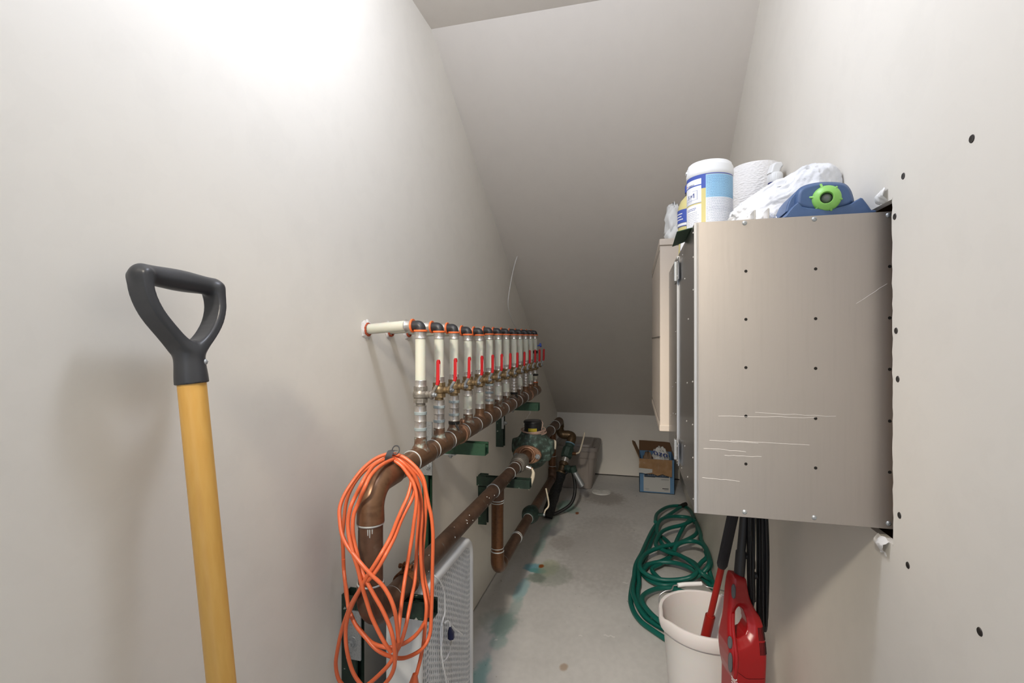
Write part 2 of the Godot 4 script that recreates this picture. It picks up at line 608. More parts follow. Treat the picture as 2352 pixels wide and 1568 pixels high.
	M.yellow_label = mat(Color("c9b436"), 0.6)
	M.pink_wire = mat(Color("cfae9c"), 0.6)
	M.white_wire = mat(Color("ece8e2"), 0.6)
	M.green_card = mat(Color("123a22"), 0.6)
	M.lamp_base = mat(Color("e9e9e7"), 0.5)
	M.glow = mat(Color("ffffff"), 0.5, 0.0, {"emission_enabled": true, "emission": Color(1.0, 0.96, 0.9), "emission_energy_multiplier": 3.0})

const WALL := Color("f0eade")
const CEIL := Color("ebe3d8")

func _ready() -> void:
	rng.seed = 7
	# ---- camera
	var cam := Camera3D.new()
	cam.name = "camera"
	cam.position = Vector3(0, 1.275, 0)
	cam.rotation.y = 0.2488
	cam.fov = rad_to_deg(2.0 * atan(784.0 / 1110.0))
	cam.near = 0.02
	cam.current = true
	add_child(cam)
	# ---- surroundings and exposure (daylight comes in by the open doorway behind the camera)
	var env := Environment.new()
	env.background_mode = Environment.BG_COLOR
	env.background_color = Color(0.87, 0.925, 1.0)
	env.background_energy_multiplier = DOOR_E
	env.tonemap_mode = Environment.TONE_MAPPER_LINEAR
	env.tonemap_exposure = EXPOSURE
	env.sdfgi_enabled = true
	env.ssao_enabled = true
	env.ssil_enabled = true
	var we := WorldEnvironment.new()
	we.name = "surroundings"
	we.environment = env
	add_child(we)
	# ---- light
	make_materials()
	ceiling_light(P(LAMP_X, HC, LAMP_D))
	entry_spot(P(-0.38, HC, -0.60), P(-0.04, 0.0, 2.65))
	# ---- room, then things
	room()
	cabinet()
	beige_box()
	copper_run()
	strut_brackets()
	risers()
	meter_line()
	far_pipes()
	back_things()
	box_fan()
	extension_cord()
	shovel()
	garden_hose()
	bucket_and_stick()
	vacuum()
	cabinet_top()
	hanging_wire()

const EXPOSURE := 1.0
const LAMP_X := -0.25
const LAMP_D := 0.75
const LAMP_E := 0.44
const SPOT_E := 6.2
const LAMP_C := Color(0.872, 0.912, 1.0)
const SPOT_C := Color(1.0, 0.955, 0.885)
const DOOR_E := 1.0

func ceiling_light(at: Vector3) -> void:
	var t := thing("ceiling_light", "bare round bulb in a white ceiling holder above the near end of the closet", "light", at)
	obj(MB.new().at(at).lathe([Vector2(0, -0.001), Vector2(0.07, -0.001), Vector2(0.07, -0.014), Vector2(0.05, -0.03), Vector2(0.03, -0.06), Vector2(0.022, -0.075), Vector2(0.0, -0.075)], 32), "lamp_holder", M.lamp_base, t)
	obj(MB.new().at(at).lathe([Vector2(0.016, -0.07), Vector2(0.022, -0.088), Vector2(0.045, -0.112), Vector2(0.060, -0.14), Vector2(0.060, -0.165), Vector2(0.045, -0.195), Vector2(0.022, -0.208), Vector2(0.0, -0.211)], 32), "bulb", M.glow, t)
	var l := OmniLight3D.new()
	l.name = "lamp"
	l.omni_range = 12.0
	l.omni_attenuation = 2.0
	l.light_energy = LAMP_E
	l.light_size = 0.07
	l.light_color = LAMP_C
	l.shadow_enabled = true
	l.position = Vector3(0, -0.15, 0)
	t.add_child(l)

# adjustable spot lamp on the ceiling by the doorway, behind the camera, turned towards the far end
func entry_spot(at: Vector3, aim: Vector3) -> void:
	var t := thing("spot_lamp", "white drum ceiling spot by the doorway turned towards the far end", "light", at)
	var c := at + Vector3(0, -0.11, 0)
	var dir := (aim - c).normalized()
	obj(MB.new().at(at).lathe([Vector2(0, -0.001), Vector2(0.045, -0.001), Vector2(0.045, -0.014), Vector2(0.010, -0.018), Vector2(0.010, -0.07), Vector2(0, -0.07)], 28), "mount", M.lamp_base, t)
	var h := MB.new()
	h.xf = turned(dir, c)
	h.lathe([Vector2(0, -0.055), Vector2(0.05, -0.055), Vector2(0.075, -0.035), Vector2(0.098, 0.045), Vector2(0.092, 0.045), Vector2(0.088, 0.030)], 32)
	obj(h, "head", M.lamp_base, t)
	h = MB.new()
	h.xf = turned(dir, c)
	h.lathe([Vector2(0, 0.036), Vector2(0.089, 0.030)], 28)
	obj(h, "lens", M.glow, t)
	var l := SpotLight3D.new()
	l.name = "spot"
	l.spot_range = 12.0
	l.spot_angle = 20.5
	l.spot_angle_attenuation = 1.0
	l.spot_attenuation = 2.0
	l.light_energy = SPOT_E
	l.light_size = 0.09
	l.light_color = SPOT_C
	l.shadow_enabled = true
	t.add_child(l)
	l.look_at_from_position(c + dir * 0.06, aim)

# ---------------------------------------------------------------- room
func room() -> void:
	var T := 0.1
	struct(floor_mesh(), "floor", floor_material())
	struct(MB.new().box(P(XL - T, -0.15, DN - T), P(XR + 0.3, -0.004, DB + T)), "trim_1", M.base_gap)
	var wl := struct(MB.new().box(P(XL, 0.010, DN - T), P(XL - T, HC + T, DB + T)), "wall_left", M.wall)
	obj(MB.new().box(P(XL - 0.012, -0.003, DN), P(XL - T, 0.012, DB)), "base_gap", M.base_gap, wl)
	for p in [P(XL, 1.309, 1.224), P(XL, 1.309, 1.354), P(XL, 1.309, 1.478)]:
		# chipped plaster with red sealant where a tube leaves the wall
		var b := MB.new()
		var rows := []
		for k in 5:
			var rr: float = [0.0, 0.016, 0.019, 0.024, 0.029][k]
			var ring := PackedVector3Array()
			for s in 28:
				var a := TAU * s / 28
				var q: float = rr * (1.0 + rng.randf_range(-0.14, 0.14) * (1.0 if k > 1 else 0.0))
				ring.append(p + Vector3([0.006, 0.006, 0.005, 0.003, -0.0005][k] + rng.randf_range(-0.0012, 0.0012), sin(a) * q, cos(a) * q))
			rows.append(ring)
		b.grid(rows, true, p - Vector3(0.1, 0, 0))
		var patch := obj(b, "wall_patch", M.gypsum, wl, "chipped white plaster around a tube")
		var sr := MB.new()
		sr.xf = turned(Vector3(1, 0.05, 0), p + Vector3(0.006, 0, 0))
		sr.torus(0.0168, 0.0030, 26, 7)
		for i in sr.V.size():
			sr.V[i] += Vector3(1, 0, 0) * 0.0016 * sin(sr.V[i].y * 900.0 + sr.V[i].z * 700.0)
		obj(sr, "sealant", M.red_sealant, patch, "red sealant bead")
	var bk := struct(MB.new().box(P(XL - T, 0.010, DB), P(XR + 0.3, 1.0, DB + T)), "wall_back", M.wall)
	obj(MB.new().box(P(XL, -0.003, DB + 0.012), P(XR, 0.012, DB + T)), "base_gap", M.base_gap, bk)
	# behind the camera: a wall with the open doorway that the room is entered by
	var fw := MB.new()
	fw.box(P(XL - T, -0.004, DN), P(-0.56, HC + T, DN - T))
	fw.box(P(0.24, -0.004, DN), P(XR + 0.3, HC + T, DN - T))
	fw.box(P(-0.56, 2.03, DN), P(0.24, HC + T, DN - T))
	struct(fw, "wall_front", M.wall)
	var fr := MB.new()
	fr.box(P(-0.62, 0, DN + 0.012), P(-0.55, 2.09, DN), 0.003)
	fr.box(P(0.23, 0, DN + 0.012), P(0.30, 2.09, DN), 0.003)
	fr.box(P(-0.55, 2.02, DN + 0.012), P(0.23, 2.09, DN), 0.003)
	struct(fr, "trim_2", M.white_plastic)
	struct(MB.new().box(P(XL - T, HC, DN - T), P(XR + 0.3, HC + T, DS + 0.06)), "ceiling", M.ceil)
	# the underside of the stair: a slab that falls from the flat ceiling to the low wall at the back
	var s := MB.new()
	var y1 := HC - SLOPE * (DB - DS)
	s.xf = Transform3D(Basis(Vector3(0, 0, -1), Vector3(0, 1, 0), Vector3(1, 0, 0)), Vector3(XL - T, 0, 0))
	s.prism(PackedVector2Array([Vector2(DS, HC), Vector2(DB + T, HC - SLOPE * (DB + T - DS)), Vector2(DB + T, y1 + 0.2), Vector2(DS, HC + 0.16)]), XR + 0.3 - XL + T)
	struct(s, "ceiling_001", M.ceil)
	right_wall()

func right_wall() -> void:
	# plasterboard with a cut-out for the metal cabinet; behind it studs and a backing
	var t := 0.0127
	var D0 := 0.900
	var D1 := 1.575
	var Y0 := 0.95
	var Y1 := 1.503
	var near := PackedVector2Array([Vector2(DN, 0.01), Vector2(D0, 0.01)])
	var y := 0.90
	near.append(Vector2(D0, Y0 - 0.004))
	y = Y0
	while y < Y1:
		near.append(Vector2(D0 + rng.randf_range(-0.0016, 0.0016) + 0.006 * (y - 1.2), y))
		y += 0.011
	near.append(Vector2(D0, Y1 + 0.004))
	near.append(Vector2(D0, HC))
	near.append(Vector2(DN, HC))
	var b := MB.new()
	# local (x = depth, y, z) to scene: x = -z axis, z = +x
	b.xf = Transform3D(Basis(Vector3(0, 0, -1), Vector3(0, 1, 0), Vector3(1, 0, 0)), Vector3(XR, 0, 0))
	b.prism(near, t)
	b.prism(PackedVector2Array([Vector2(D0, 0.01), Vector2(D1, 0.01), Vector2(D1, Y0 + 0.003), Vector2(1.2, Y0 - 0.004), Vector2(D0, Y0)]), t)
	b.prism(PackedVector2Array([Vector2(D0, Y1), Vector2(1.2, Y1 + 0.004), Vector2(D1, Y1 - 0.002), Vector2(D1, HC), Vector2(D0, HC)]), t)
	b.prism(PackedVector2Array([Vector2(D1, 0.01), Vector2(DB + 0.1, 0.01), Vector2(DB + 0.1, HC), Vector2(D1, HC)]), t)
	var w := struct(b, "wall_right", M.wall)
	obj(MB.new().box(P(XR + 0.11, 0, DN - 0.1), P(XR + 0.2, HC, DB + 0.1)), "backing", M.cavity, w)
	obj(MB.new().box(P(XR + t, 0.0, DN), P(XR + 0.10, HC, DN + 0.04)), "stud", M.stud, w)
	obj(MB.new().box(P(XR + t + 0.001, 0.0, 0.862), P(XR + 0.10, HC, 0.8995)), "stud", M.stud, w)
	obj(MB.new().box(P(XR + t + 0.001, 0.0, 1.60), P(XR + 0.10, HC, 1.64)), "stud", M.stud, w)
	obj(MB.new().box(P(XR + 0.016, -0.003, DN), P(XR + 0.1, 0.012, DB)), "base_gap", M.base_gap, w)
	var sp := [Vector2(1.523, 0.712), Vector2(1.529, 0.868), Vector2(1.473, 0.893), Vector2(1.292, 0.889), Vector2(1.216, 0.884), Vector2(1.004, 0.879), Vector2(0.937, 0.855), Vector2(0.928, 0.698)]
	for q in sp:
		var sc := MB.new()
		sc.xf = turned(Vector3(-1, 0, 0), P(XR, q.x, q.y))
		sc.lathe([Vector2(0, 0.0002), Vector2(0.0012, 0.0002), Vector2(0.0034, 0.0008), Vector2(0.0046, 0.0008), Vector2(0.0052, 0.0)], 16)
		obj(sc, "screw", M.screw_dark, w, "dark screw head set in the plasterboard")
	# torn paper at two corners of the cut-out
	for f in [[P(XR - 0.002, 0.953, 0.925), Vector3(-0.006, -0.026, 0.006), 0.020], [P(XR - 0.002, 1.503, 0.925), Vector3(-0.006, 0.024, 0.004), 0.016]]:
		var o: Vector3 = f[0]
		var dr: Vector3 = f[1]
		var rows := []
		for i in 7:
			var line := PackedVector3Array()
			for j in 7:
				var u := float(j) / 6 - 0.5
				var v := float(i) / 6
				var wv := 1.0 - v * 0.55
				line.append(o + dr * v + Vector3(-0.006 * sin(v * 4.0) + rng.randf_range(-0.0014, 0.0014), rng.randf_range(-0.002, 0.002), -u * float(f[2]) * 2.0 * wv))
			rows.append(line)
		obj(MB.new().grid(rows), "torn_paper", M.paper, w, "torn flap of plasterboard paper")

func floor_mesh() -> MB:
	var b := MB.new()
	var x0 := XL - 0.1
	var x1 := XR + 0.3
	var a := P(x0, 0, DN - 0.1)
	var c := P(x1, 0, DB + 0.1)
	var n := Vector3.UP
	b.quad(P(x0, 0, DN - 0.1), P(x1, 0, DN - 0.1), P(x1, 0, DB + 0.1), P(x0, 0, DB + 0.1), n, n, n, n)
	for s in [[P(x0, 0, DN - 0.1), P(x1, 0, DN - 0.1), Vector3.BACK], [P(x0, 0, DB + 0.1), P(x1, 0, DB + 0.1), Vector3.FORWARD]]:
		b.flat(s[0], s[1], s[1] - Vector3(0, 0.003, 0), s[0] - Vector3(0, 0.003, 0), s[2])
	b.flat(a, P(x0, 0, DB + 0.1), P(x0, -0.003, DB + 0.1), a - Vector3(0, 0.003, 0), Vector3.LEFT)
	b.flat(P(x1, 0, DN - 0.1), c, c - Vector3(0, 0.003, 0), P(x1, -0.003, DN - 0.1), Vector3.RIGHT)
	return b

func floor_material() -> StandardMaterial3D:
	var x0 := XL - 0.1
	var w := XR + 0.3 - x0
	var d0 := DN - 0.1
	var dl := DB + 0.1 - d0
	var W := 512
	var H := 1800
	var n1 := FastNoiseLite.new()
	n1.seed = 41
	n1.frequency = 1.4
	n1.fractal_octaves = 5
	var n2 := FastNoiseLite.new()
	n2.seed = 42
	n2.frequency = 9.0
	n2.fractal_octaves = 4
	# stains: x, depth, half width, half length, colour, strength
	var teal := Color("8fbcb6")
	var st := [
		[-0.575, 1.70, 0.035, 0.16, teal, 0.75], [-0.56, 1.98, 0.035, 0.05, Color("8fb0a6"), 0.5], [-0.575, 2.10, 0.05, 0.09, Color("86ab9f"), 0.65], [-0.60, 2.12, 0.09, 0.10, Color("8a9a8f"), 0.35],
		[-0.565, 2.42, 0.032, 0.12, Color("9cc4c6"), 0.75], [-0.555, 2.26, 0.028, 0.10, Color("9db5ab"), 0.45], [-0.555, 2.675, 0.055, 0.05, Color("7ab2be"), 0.9], [-0.525, 2.64, 0.05, 0.028, Color("5fa3a2"), 0.85],
		[-0.47, 2.70, 0.055, 0.10, Color("b9bf9a"), 0.55], [-0.44, 2.62, 0.10, 0.12, Color("7f8a78"), 0.35], [-0.515, 2.70, 0.014, 0.022, Color("9a5420"), 1.0], [-0.52, 2.56, 0.05, 0.05, Color("5f6f60"), 0.5],
		[-0.575, 2.95, 0.03, 0.16, Color("9dbfb4"), 0.6], [-0.585, 3.22, 0.03, 0.14, Color("97b5a8"), 0.55], [-0.555, 3.42, 0.03, 0.14, Color("94ab9d"), 0.5], [-0.52, 3.72, 0.07, 0.14, Color("6f9f8f"), 0.6], [-0.45, 3.66, 0.05, 0.08, Color("7ba595"), 0.4],
		[-0.415, 3.60, 0.013, 0.025, Color("9a5430"), 0.9], [-0.45, 3.05, 0.07, 0.10, Color("b5aea6"), 0.55], [-0.27, 1.885, 0.016, 0.022, Color("a3866c"), 0.6],
		[-0.20, 3.05, 0.25, 0.5, Color("8d867d"), 0.2], [-0.25, 4.02, 0.16, 0.18, Color("6f655a"), 0.35]]
	var im := Image.create(W, H, false, Image.FORMAT_RGB8)
	for j in H:
		var d := d0 + dl * (j + 0.5) / H
		for i in W:
			var x := x0 + w * (i + 0.5) / W
			var a := n1.get_noise_2d(x * 2.0, d * 2.0)
			var f := n2.get_noise_2d(x * 3.0, d * 2.2)
			var v := 0.83 + 0.032 * a + 0.022 * f
			var c := Color(v, v * 0.985, v * 0.955)
			for s in st:
				var ex: float = (x - s[0]) / s[2]
				var ed: float = (d - s[1]) / s[3]
				if absf(ex) > 1.8 or absf(ed) > 1.8:
					continue
				var q: float = ex * ex + ed * ed + 0.45 * f + 0.35 * a
				if q < 1.6:
					c = c.lerp(s[4], float(s[5]) * smoothstep(1.6, 0.35, q))
			im.set_pixel(i, j, c)
	# scrapes, flecks and plaster crumbs
	var r := RandomNumberGenerator.new()
	r.seed = 5
	for k in 420:
		var px := r.randi_range(10, W - 12)
		var py := r.randi_range(10, H - 30)
		var light := r.randf() < 0.6
		var dx := r.randf_range(-1, 1)
		var len := r.randi_range(1, 9) if r.randf() < 0.25 else 1
		for t in len:
			var qx := clampi(px + int(dx * t), 0, W - 1)
			var qy := clampi(py + t, 0, H - 1)
			im.set_pixel(qx, qy, im.get_pixel(qx, qy).lerp(Color("e6e2dc") if light else Color("4a453f"), 0.5))
	for k in [[-0.13, 2.13, 0.05], [-0.235, 2.10, 0.015], [-0.06, 2.62, 0.03], [-0.58, 1.98, 0.012]]:
		for t in int(k[2] / w * W):
			var qx := int((k[0] + t * w / W - x0) / w * W)
			var qy := int((k[1] + 0.004 * sin(t * 0.8) - d0) / dl * H)
			for e in 3:
				im.set_pixel(qx, qy + e, im.get_pixel(qx, qy + e).lerp(Color("ece8e2"), 0.75))
	var m := mat(Color(0.97, 0.975, 0.985), 0.55)
	m.albedo_texture = ImageTexture.create_from_image(im)
	m.texture_repeat = false
	return m

# ---------------------------------------------------------------- cabinet set through the right wall
func cabinet() -> void:
	var t := thing("metal_cabinet", "brushed aluminium box cabinet let into the right wall with riveted side door", "cabinet", P(0.29, 0.965, 1.24))
	obj(MB.new().box(P(0.109, 0.969, 0.934), P(0.49, 1.485, 1.55)), "body", M.alu, t)
	obj(MB.new().box(P(0.104, 0.965, 0.928), P(0.485, 1.490, 0.932), 0.0006), "end_panel", M.alu, t, "brushed end panel with two columns of small holes")
	obj(MB.new().box(P(0.1035, 0.9655, 0.9258), P(0.1092, 1.4895, 0.9285), 0.001), "corner_trim", M.alu_edge, t)
	obj(MB.new().box(P(0.110, 0.9655, 0.9262), P(0.1112, 1.4895, 0.9285), 0.0005), "corner_trim", M.alu_edge, t)
	obj(MB.new().box(P(0.1045, 0.966, 0.931), P(0.109, 1.489, 1.252), 0.0006), "side_panel", M.alu_side, t, "shiny plain side panel")
	obj(MB.new().box(P(0.1015, 0.972, 1.262), P(0.109, 1.486, 1.553), 0.0008), "door", M.alu_side, t, "shiny door beside the side panel")
	obj(MB.new().box(P(0.101, 0.972, 1.2595), P(0.1055, 1.486, 1.2635), 0.0005), "door_edge", M.alu_edge, t)
	for y in [1.448, 1.008]:
		var h := obj(MB.new().box(P(0.0988, y - 0.026, 1.20), P(0.1015, y + 0.026, 1.315), 0.0006), "hinge", M.alu_side, t)
		var k := MB.new().at(P(0.0975, 0, 1.2575)).cyl(0.0036, y - 0.024, y + 0.024, 14, 0.0006)
		obj(k, "hinge_pin", M.zinc, h)
		for q in [[1.215, -0.017], [1.215, 0.017], [1.298, -0.017], [1.298, 0.017]]:
			obj(rivet(P(0.0988, y + q[1], q[0]), Vector3(-1, 0, 0), 0.0024), "rivet", M.alu_edge, h)
	for y in [1.484, 0.974]:
		for x in [0.188, 0.2975, 0.407]:
			var s := rivet(P(x, y, 0.928), Vector3(0, 0, 1), 0.0042)
			obj(s, "screw", M.zinc, t)
	for y in [1.399, 1.314, 1.229, 1.1435, 1.059]:
		for x in [0.190, 0.2995, 0.4085]:
			var b := MB.new()
			b.xf = turned(Vector3(0, 0, 1), P(x, y, 0.928))
			b.lathe([Vector2(0, 0.0002), Vector2(0.0021, 0.0002), Vector2(0.0026, 0.0003), Vector2(0.0027, 0.0)], 12)
			obj(b, "screw_hole", M.hole, t)
	for q in [[0.945, 1.475], [0.945, 1.43], [0.945, 1.37], [1.03, 1.32], [0.955, 1.20], [1.05, 1.19], [1.10, 1.41], [0.955, 1.12], [1.06, 1.11], [1.10, 1.05], [0.95, 1.06], [1.04, 1.00], [0.945, 0.985], [1.17, 0.985], [1.15, 1.47],
			[1.30, 1.30], [1.30, 1.17], [1.40, 1.15], [1.30, 1.09], [1.38, 1.08], [1.47, 1.06], [1.52, 1.01], [1.34, 0.985], [1.33, 1.47], [1.45, 1.47], [1.54, 1.44]]:
		obj(rivet(P(0.1045 if q[0] < 1.25 else 0.1015, q[1], q[0]), Vector3(-1, 0, 0), 0.002), "rivet", M.alu_edge, t)
	# long pale scratches across the panel
	for q in [[0.145, 0.300, 1.142, 0.003], [0.205, 0.330, 1.150, -0.002], [0.130, 0.210, 1.098, -0.001], [0.165, 0.290, 1.099, -0.002], [0.120, 0.190, 1.083, -0.002], [0.155, 0.215, 1.072, 0.001], [0.118, 0.180, 1.030, -0.002], [0.360, 0.405, 1.338, 0.033]]:
		var sp := []
		for i in 9:
			sp.append(P(lerpf(q[0], q[1], i / 8.0), q[2] + q[3] * i / 8.0 + rng.randf_range(-0.0008, 0.0008), 0.9279))
		obj(MB.new().tube(sp, 0.00028, 5), "scratch", M.scratch, t)
	# two thin upright tabs on the top edge
	for q in [[0.209, 1.513], [0.2315, 1.5145]]:
		obj(MB.new().box(P(q[0], 1.485, 0.955), P(q[0] + 0.0032, q[1], 0.985), 0.0005), "tab", M.alu_edge, t)

func rivet(at: Vector3, dir: Vector3, r: float) -> MB:
	var b := MB.new()
	b.xf = turned(dir, at)
	return b.lathe([Vector2(0.0, r * 0.30), Vector2(r * 0.3, r * 0.30), Vector2(r * 0.34, r * 0.55), Vector2(r * 0.7, r * 0.45), Vector2(r, 0.0)], 12)

func beige_box() -> void:
	var t := thing("wall_unit", "beige painted metal enclosure hung beyond the aluminium cabinet", "enclosure", P(0.24, 0.974, 2.08))
	obj(MB.new().box(P(0.082, 0.985, 1.705), P(XR, 1.61, 2.455), 0.002), "body", M.beige, t)
	obj(MB.new().box(P(0.080, 1.598, 1.70), P(XR, 1.621, 2.46), 0.003), "lid", M.beige, t)
	obj(MB.new().box(P(0.080, 0.972, 1.70), P(XR, 0.994, 2.46), 0.003), "bottom_tray", M.beige, t)
	obj(MB.new().box(P(0.080, 1.290, 1.705), P(0.0835, 1.293, 2.455)), "seam", M.beige_seam, t)
	var b := MB.new()
	for k in 44:
		for e in [1.585, 1.006]:
			b.box(P(0.0812, e - 0.002, 1.725 + k * 0.0165), P(0.0822, e + 0.002, 1.731 + k * 0.0165))
	var v := obj(b, "vent_holes", M.beige_seam, t)
	v.set_meta("kind", "stuff")

# ---------------------------------------------------------------- copper pipework
const PX := -0.57
const LY := 0.655
const RD := [1.224, 1.354, 1.478, 1.614, 1.746, 1.872, 2.007, 2.138, 2.283, 2.406, 2.543, 2.666, 2.794]

func hy(d: float) -> float:
	return 0.956 + (d - 0.965) * 0.0152

func ring_on(at: Vector3, dir: Vector3, r: float, w := 0.0022) -> MB:
	var b := MB.new()
	b.xf = turned(dir, at)
	return b.torus(r, w, 28, 6)

func copper_run() -> void:
	var t := thing("copper_pipe_run", "large brown copper header bending down and back under itself along the left wall", "pipe", P(PX, LY - 0.03, 0.965))
	var r := 0.027
	obj(MB.new().tube([P(PX, hy(1.06), 1.06), P(PX, hy(2.80), 2.80)], r, 28), "header_pipe", M.copper, t)
	var e := MB.new()
	e.tube(arc(P(PX, hy(1.0) - 0.055, 1.02), 0.055, Vector3(0, 0, 1), Vector3.UP, 0.0, PI / 2, 14), 0.0295, 28, false)
	e.tube([P(PX, hy(1.0), 1.018), P(PX, hy(1.07), 1.072)], 0.0295, 28)
	e.tube([P(PX, hy(1.0) - 0.053, 0.965), P(PX, hy(1.0) - 0.082, 0.965)], [0.0295, 0.0305], 28)
	obj(e, "elbow", M.copper, t)
	obj(MB.new().tube([P(PX, hy(1.0) - 0.06, 0.965), P(PX, LY + 0.05, 0.965)], r, 28), "down_pipe", M.copper_dull, t)
	e = MB.new()
	e.tube(arc(P(PX, LY + 0.055, 1.02), 0.055, Vector3(0, 0, 1), Vector3.DOWN, 0.0, PI / 2, 14), 0.0298, 28, false)
	e.tube([P(PX, LY, 1.018), P(PX, LY, 1.06)], 0.0298, 28)
	e.tube([P(PX, LY + 0.053, 0.965), P(PX, LY + 0.083, 0.965)], 0.0298, 28)
	obj(e, "elbow", M.copper_dull, t)
	obj(MB.new().tube([P(PX, LY, 1.05), P(PX, LY, 2.34)], r, 28), "lower_pipe", M.copper_dull, t)
	# solder marks
	obj(ring_on(P(PX, LY + 0.084, 0.965), Vector3.UP, 0.0272, 0.0026), "solder_ring", M.solder, t)
	obj(ring_on(P(PX, hy(1.0) - 0.085, 0.965), Vector3.UP, 0.0272, 0.003), "solder_ring", M.solder, t)
	var drip := MB.new().at(P(PX, hy(1.0) - 0.09, 0.965))
	for q in [[0.9, 0.010], [1.1, 0.018], [1.25, 0.013], [2.3, 0.006]]:
		var o := Vector3(cos(q[0]), 0, sin(q[0])) * 0.0268
		drip.tube([o, o + Vector3(0, -q[1], 0)], [0.0016, 0.0010], 8)
	obj(drip, "solder_drip", M.solder, t)
	for d in [1.074, 1.168]:
		obj(ring_on(P(PX, hy(d), d), Vector3(0, 0.0152, -1), 0.0276, 0.002), "solder_ring", M.solder, t)
	obj(ring_on(P(PX, LY, 1.062), Vector3(0, 0, -1), 0.0278, 0.0016), "solder_ring", M.solder, t)
	# one tee under each riser
	for i in 13:
		var d: float = RD[i]
		var b := MB.new()
		b.tube([P(PX, hy(d - 0.05), d - 0.05), P(PX, hy(d + 0.05), d + 0.05)], 0.0288, 28)
		var te := obj(b, "tee", M.copper_dull if i in [8, 9] else M.copper, t)
		var s := MB.new().at(P(PX, hy(d), d))
		s.lathe([Vector2(0.027, 0.014), Vector2(0.0215, 0.0265), Vector2(0.0185, 0.031), Vector2(0.0170, 0.037), Vector2(0.0168, 0.0535), Vector2(0.0, 0.0535)], 24)
		obj(s, "tee_branch", M.patina if i in [0, 1, 2, 3, 6, 7, 8, 9] else M.copper, te)
		if i in [2, 8]:
			var tape := MB.new().at(P(PX, hy(d) + 0.047, d)).lathe([Vector2(0.0175, -0.004), Vector2(0.0185, 0.0), Vector2(0.0178, 0.006)], 20)
			for k in 4:
				var o := P(0.010 + 0.003 * k, 0.0 - 0.004 * k, 0.0) + Vector3(0, 0, 0.014)
				tape.tube([o, o + Vector3(0.004, -0.008, 0.004)], [0.003, 0.002], 6)
			obj(tape, "torn_tape", M.black_rubber, te)
		for k in [-1, 1]:
			if i > 0 or k > 0:
				obj(ring_on(P(PX, hy(d), d + k * 0.052), Vector3(0, 0.0152, -1), 0.0276, 0.0017 if k < 0 else 0.0012), "solder_ring", M.solder, te)
	# tee that feeds the bypass
	var tb := MB.new().tube([P(PX, LY, 1.925), P(PX, LY, 2.055)], 0.0290, 28)
	tb.tube([P(PX, LY, 1.99), P(PX, LY - 0.056, 1.99)], 0.0282, 28)
	var tee2 := obj(tb, "tee", M.copper_dull, t)
	obj(ring_on(P(PX, LY, 1.923), Vector3(0, 0, -1), 0.0278, 0.0026), "solder_ring", M.solder, tee2)
	obj(ring_on(P(PX, LY, 2.30), Vector3(0, 0, -1), 0.0274, 0.0022), "solder_ring", M.solder, t)
	obj(ring_on(P(PX, LY, 2.20), Vector3(0, 0, -1), 0.0274, 0.0022), "solder_ring", M.solder, t)
	# splashes of paint and solder on the lower pipe
	var sp := MB.new()
	var rr := RandomNumberGenerator.new()
	rr.seed = 3
	for k in 22:
		var a := rr.randf_range(-0.4, 1.7)
		var d := rr.randf_range(1.15, 2.28)
		if d > 1.92 and d < 2.06:
			continue
		var n := Vector3(cos(a), sin(a), 0)
		var q := MB.new()
		q.xf = turned(n, P(PX, LY, d) + n * 0.0268)
		var s := rr.randf_range(0.0008, 0.0024) * (1.6 if d > 2.05 else 1.0)
		q.xf.basis = q.xf.basis.scaled_local(Vector3(rr.randf_range(0.7, 2.4), 1, rr.randf_range(0.7, 1.4)))
		q.lathe([Vector2(0, 0.0008), Vector2(s * 0.7, 0.0007), Vector2(s, 0.0)], 8)
		sp.V.append_array(q.V)
		sp.N.append_array(q.N)
		sp.U.append_array(q.U)
	obj(sp, "paint_splash", M.white_label, t).set_meta("kind", "stuff")

	# bypass down to the floor and back up
	var y := 0.300
	var bp := thing("bypass_pipe", "copper bypass loop dropping from the lower pipe to just above the floor", "pipe", P(PX, y, 1.99))
	obj(MB.new().tube([P(PX, LY - 0.05, 1.99), P(PX, y + 0.05, 1.99)], 0.0262, 26), "drop_pipe", M.copper_red, bp)
	e = MB.new()
	e.tube(arc(P(PX, y + 0.045, 2.035), 0.045, Vector3(0, 0, 1), Vector3.DOWN, 0.0, PI / 2, 12), 0.0290, 26, false)
	e.tube([P(PX, y + 0.043, 1.99), P(PX, y + 0.078, 1.99)], 0.0290, 26)
	e.tube([P(PX, y, 2.033), P(PX, y, 2.065)], 0.0290, 26)
	obj(e, "elbow", M.copper_red, bp)
	obj(MB.new().tube([P(PX, y, 2.06), P(PX, y, 2.61)], 0.0262, 26), "floor_pipe", M.copper_dull, bp)
	obj(MB.new().tube([P(PX, y, 2.72), P(PX, y, 3.37)], 0.0262, 26), "floor_pipe", M.copper_dull, bp)
	e = MB.new()
	e.tube(arc(P(PX, y + 0.045, 3.365), 0.045, Vector3(0, 0, -1), Vector3.DOWN, PI / 2, 0.0, 10), 0.0290, 22, false)
	e.tube([P(PX, y + 0.043, 3.41), P(PX, y + 0.07, 3.41)], 0.0290, 22)
	obj(e, "elbow", M.copper_dull, bp)
	obj(MB.new().tube([P(PX, y + 0.05, 3.41), P(PX, LY - 0.02, 3.41)], 0.0262, 22), "rise_pipe", M.copper_red, bp)
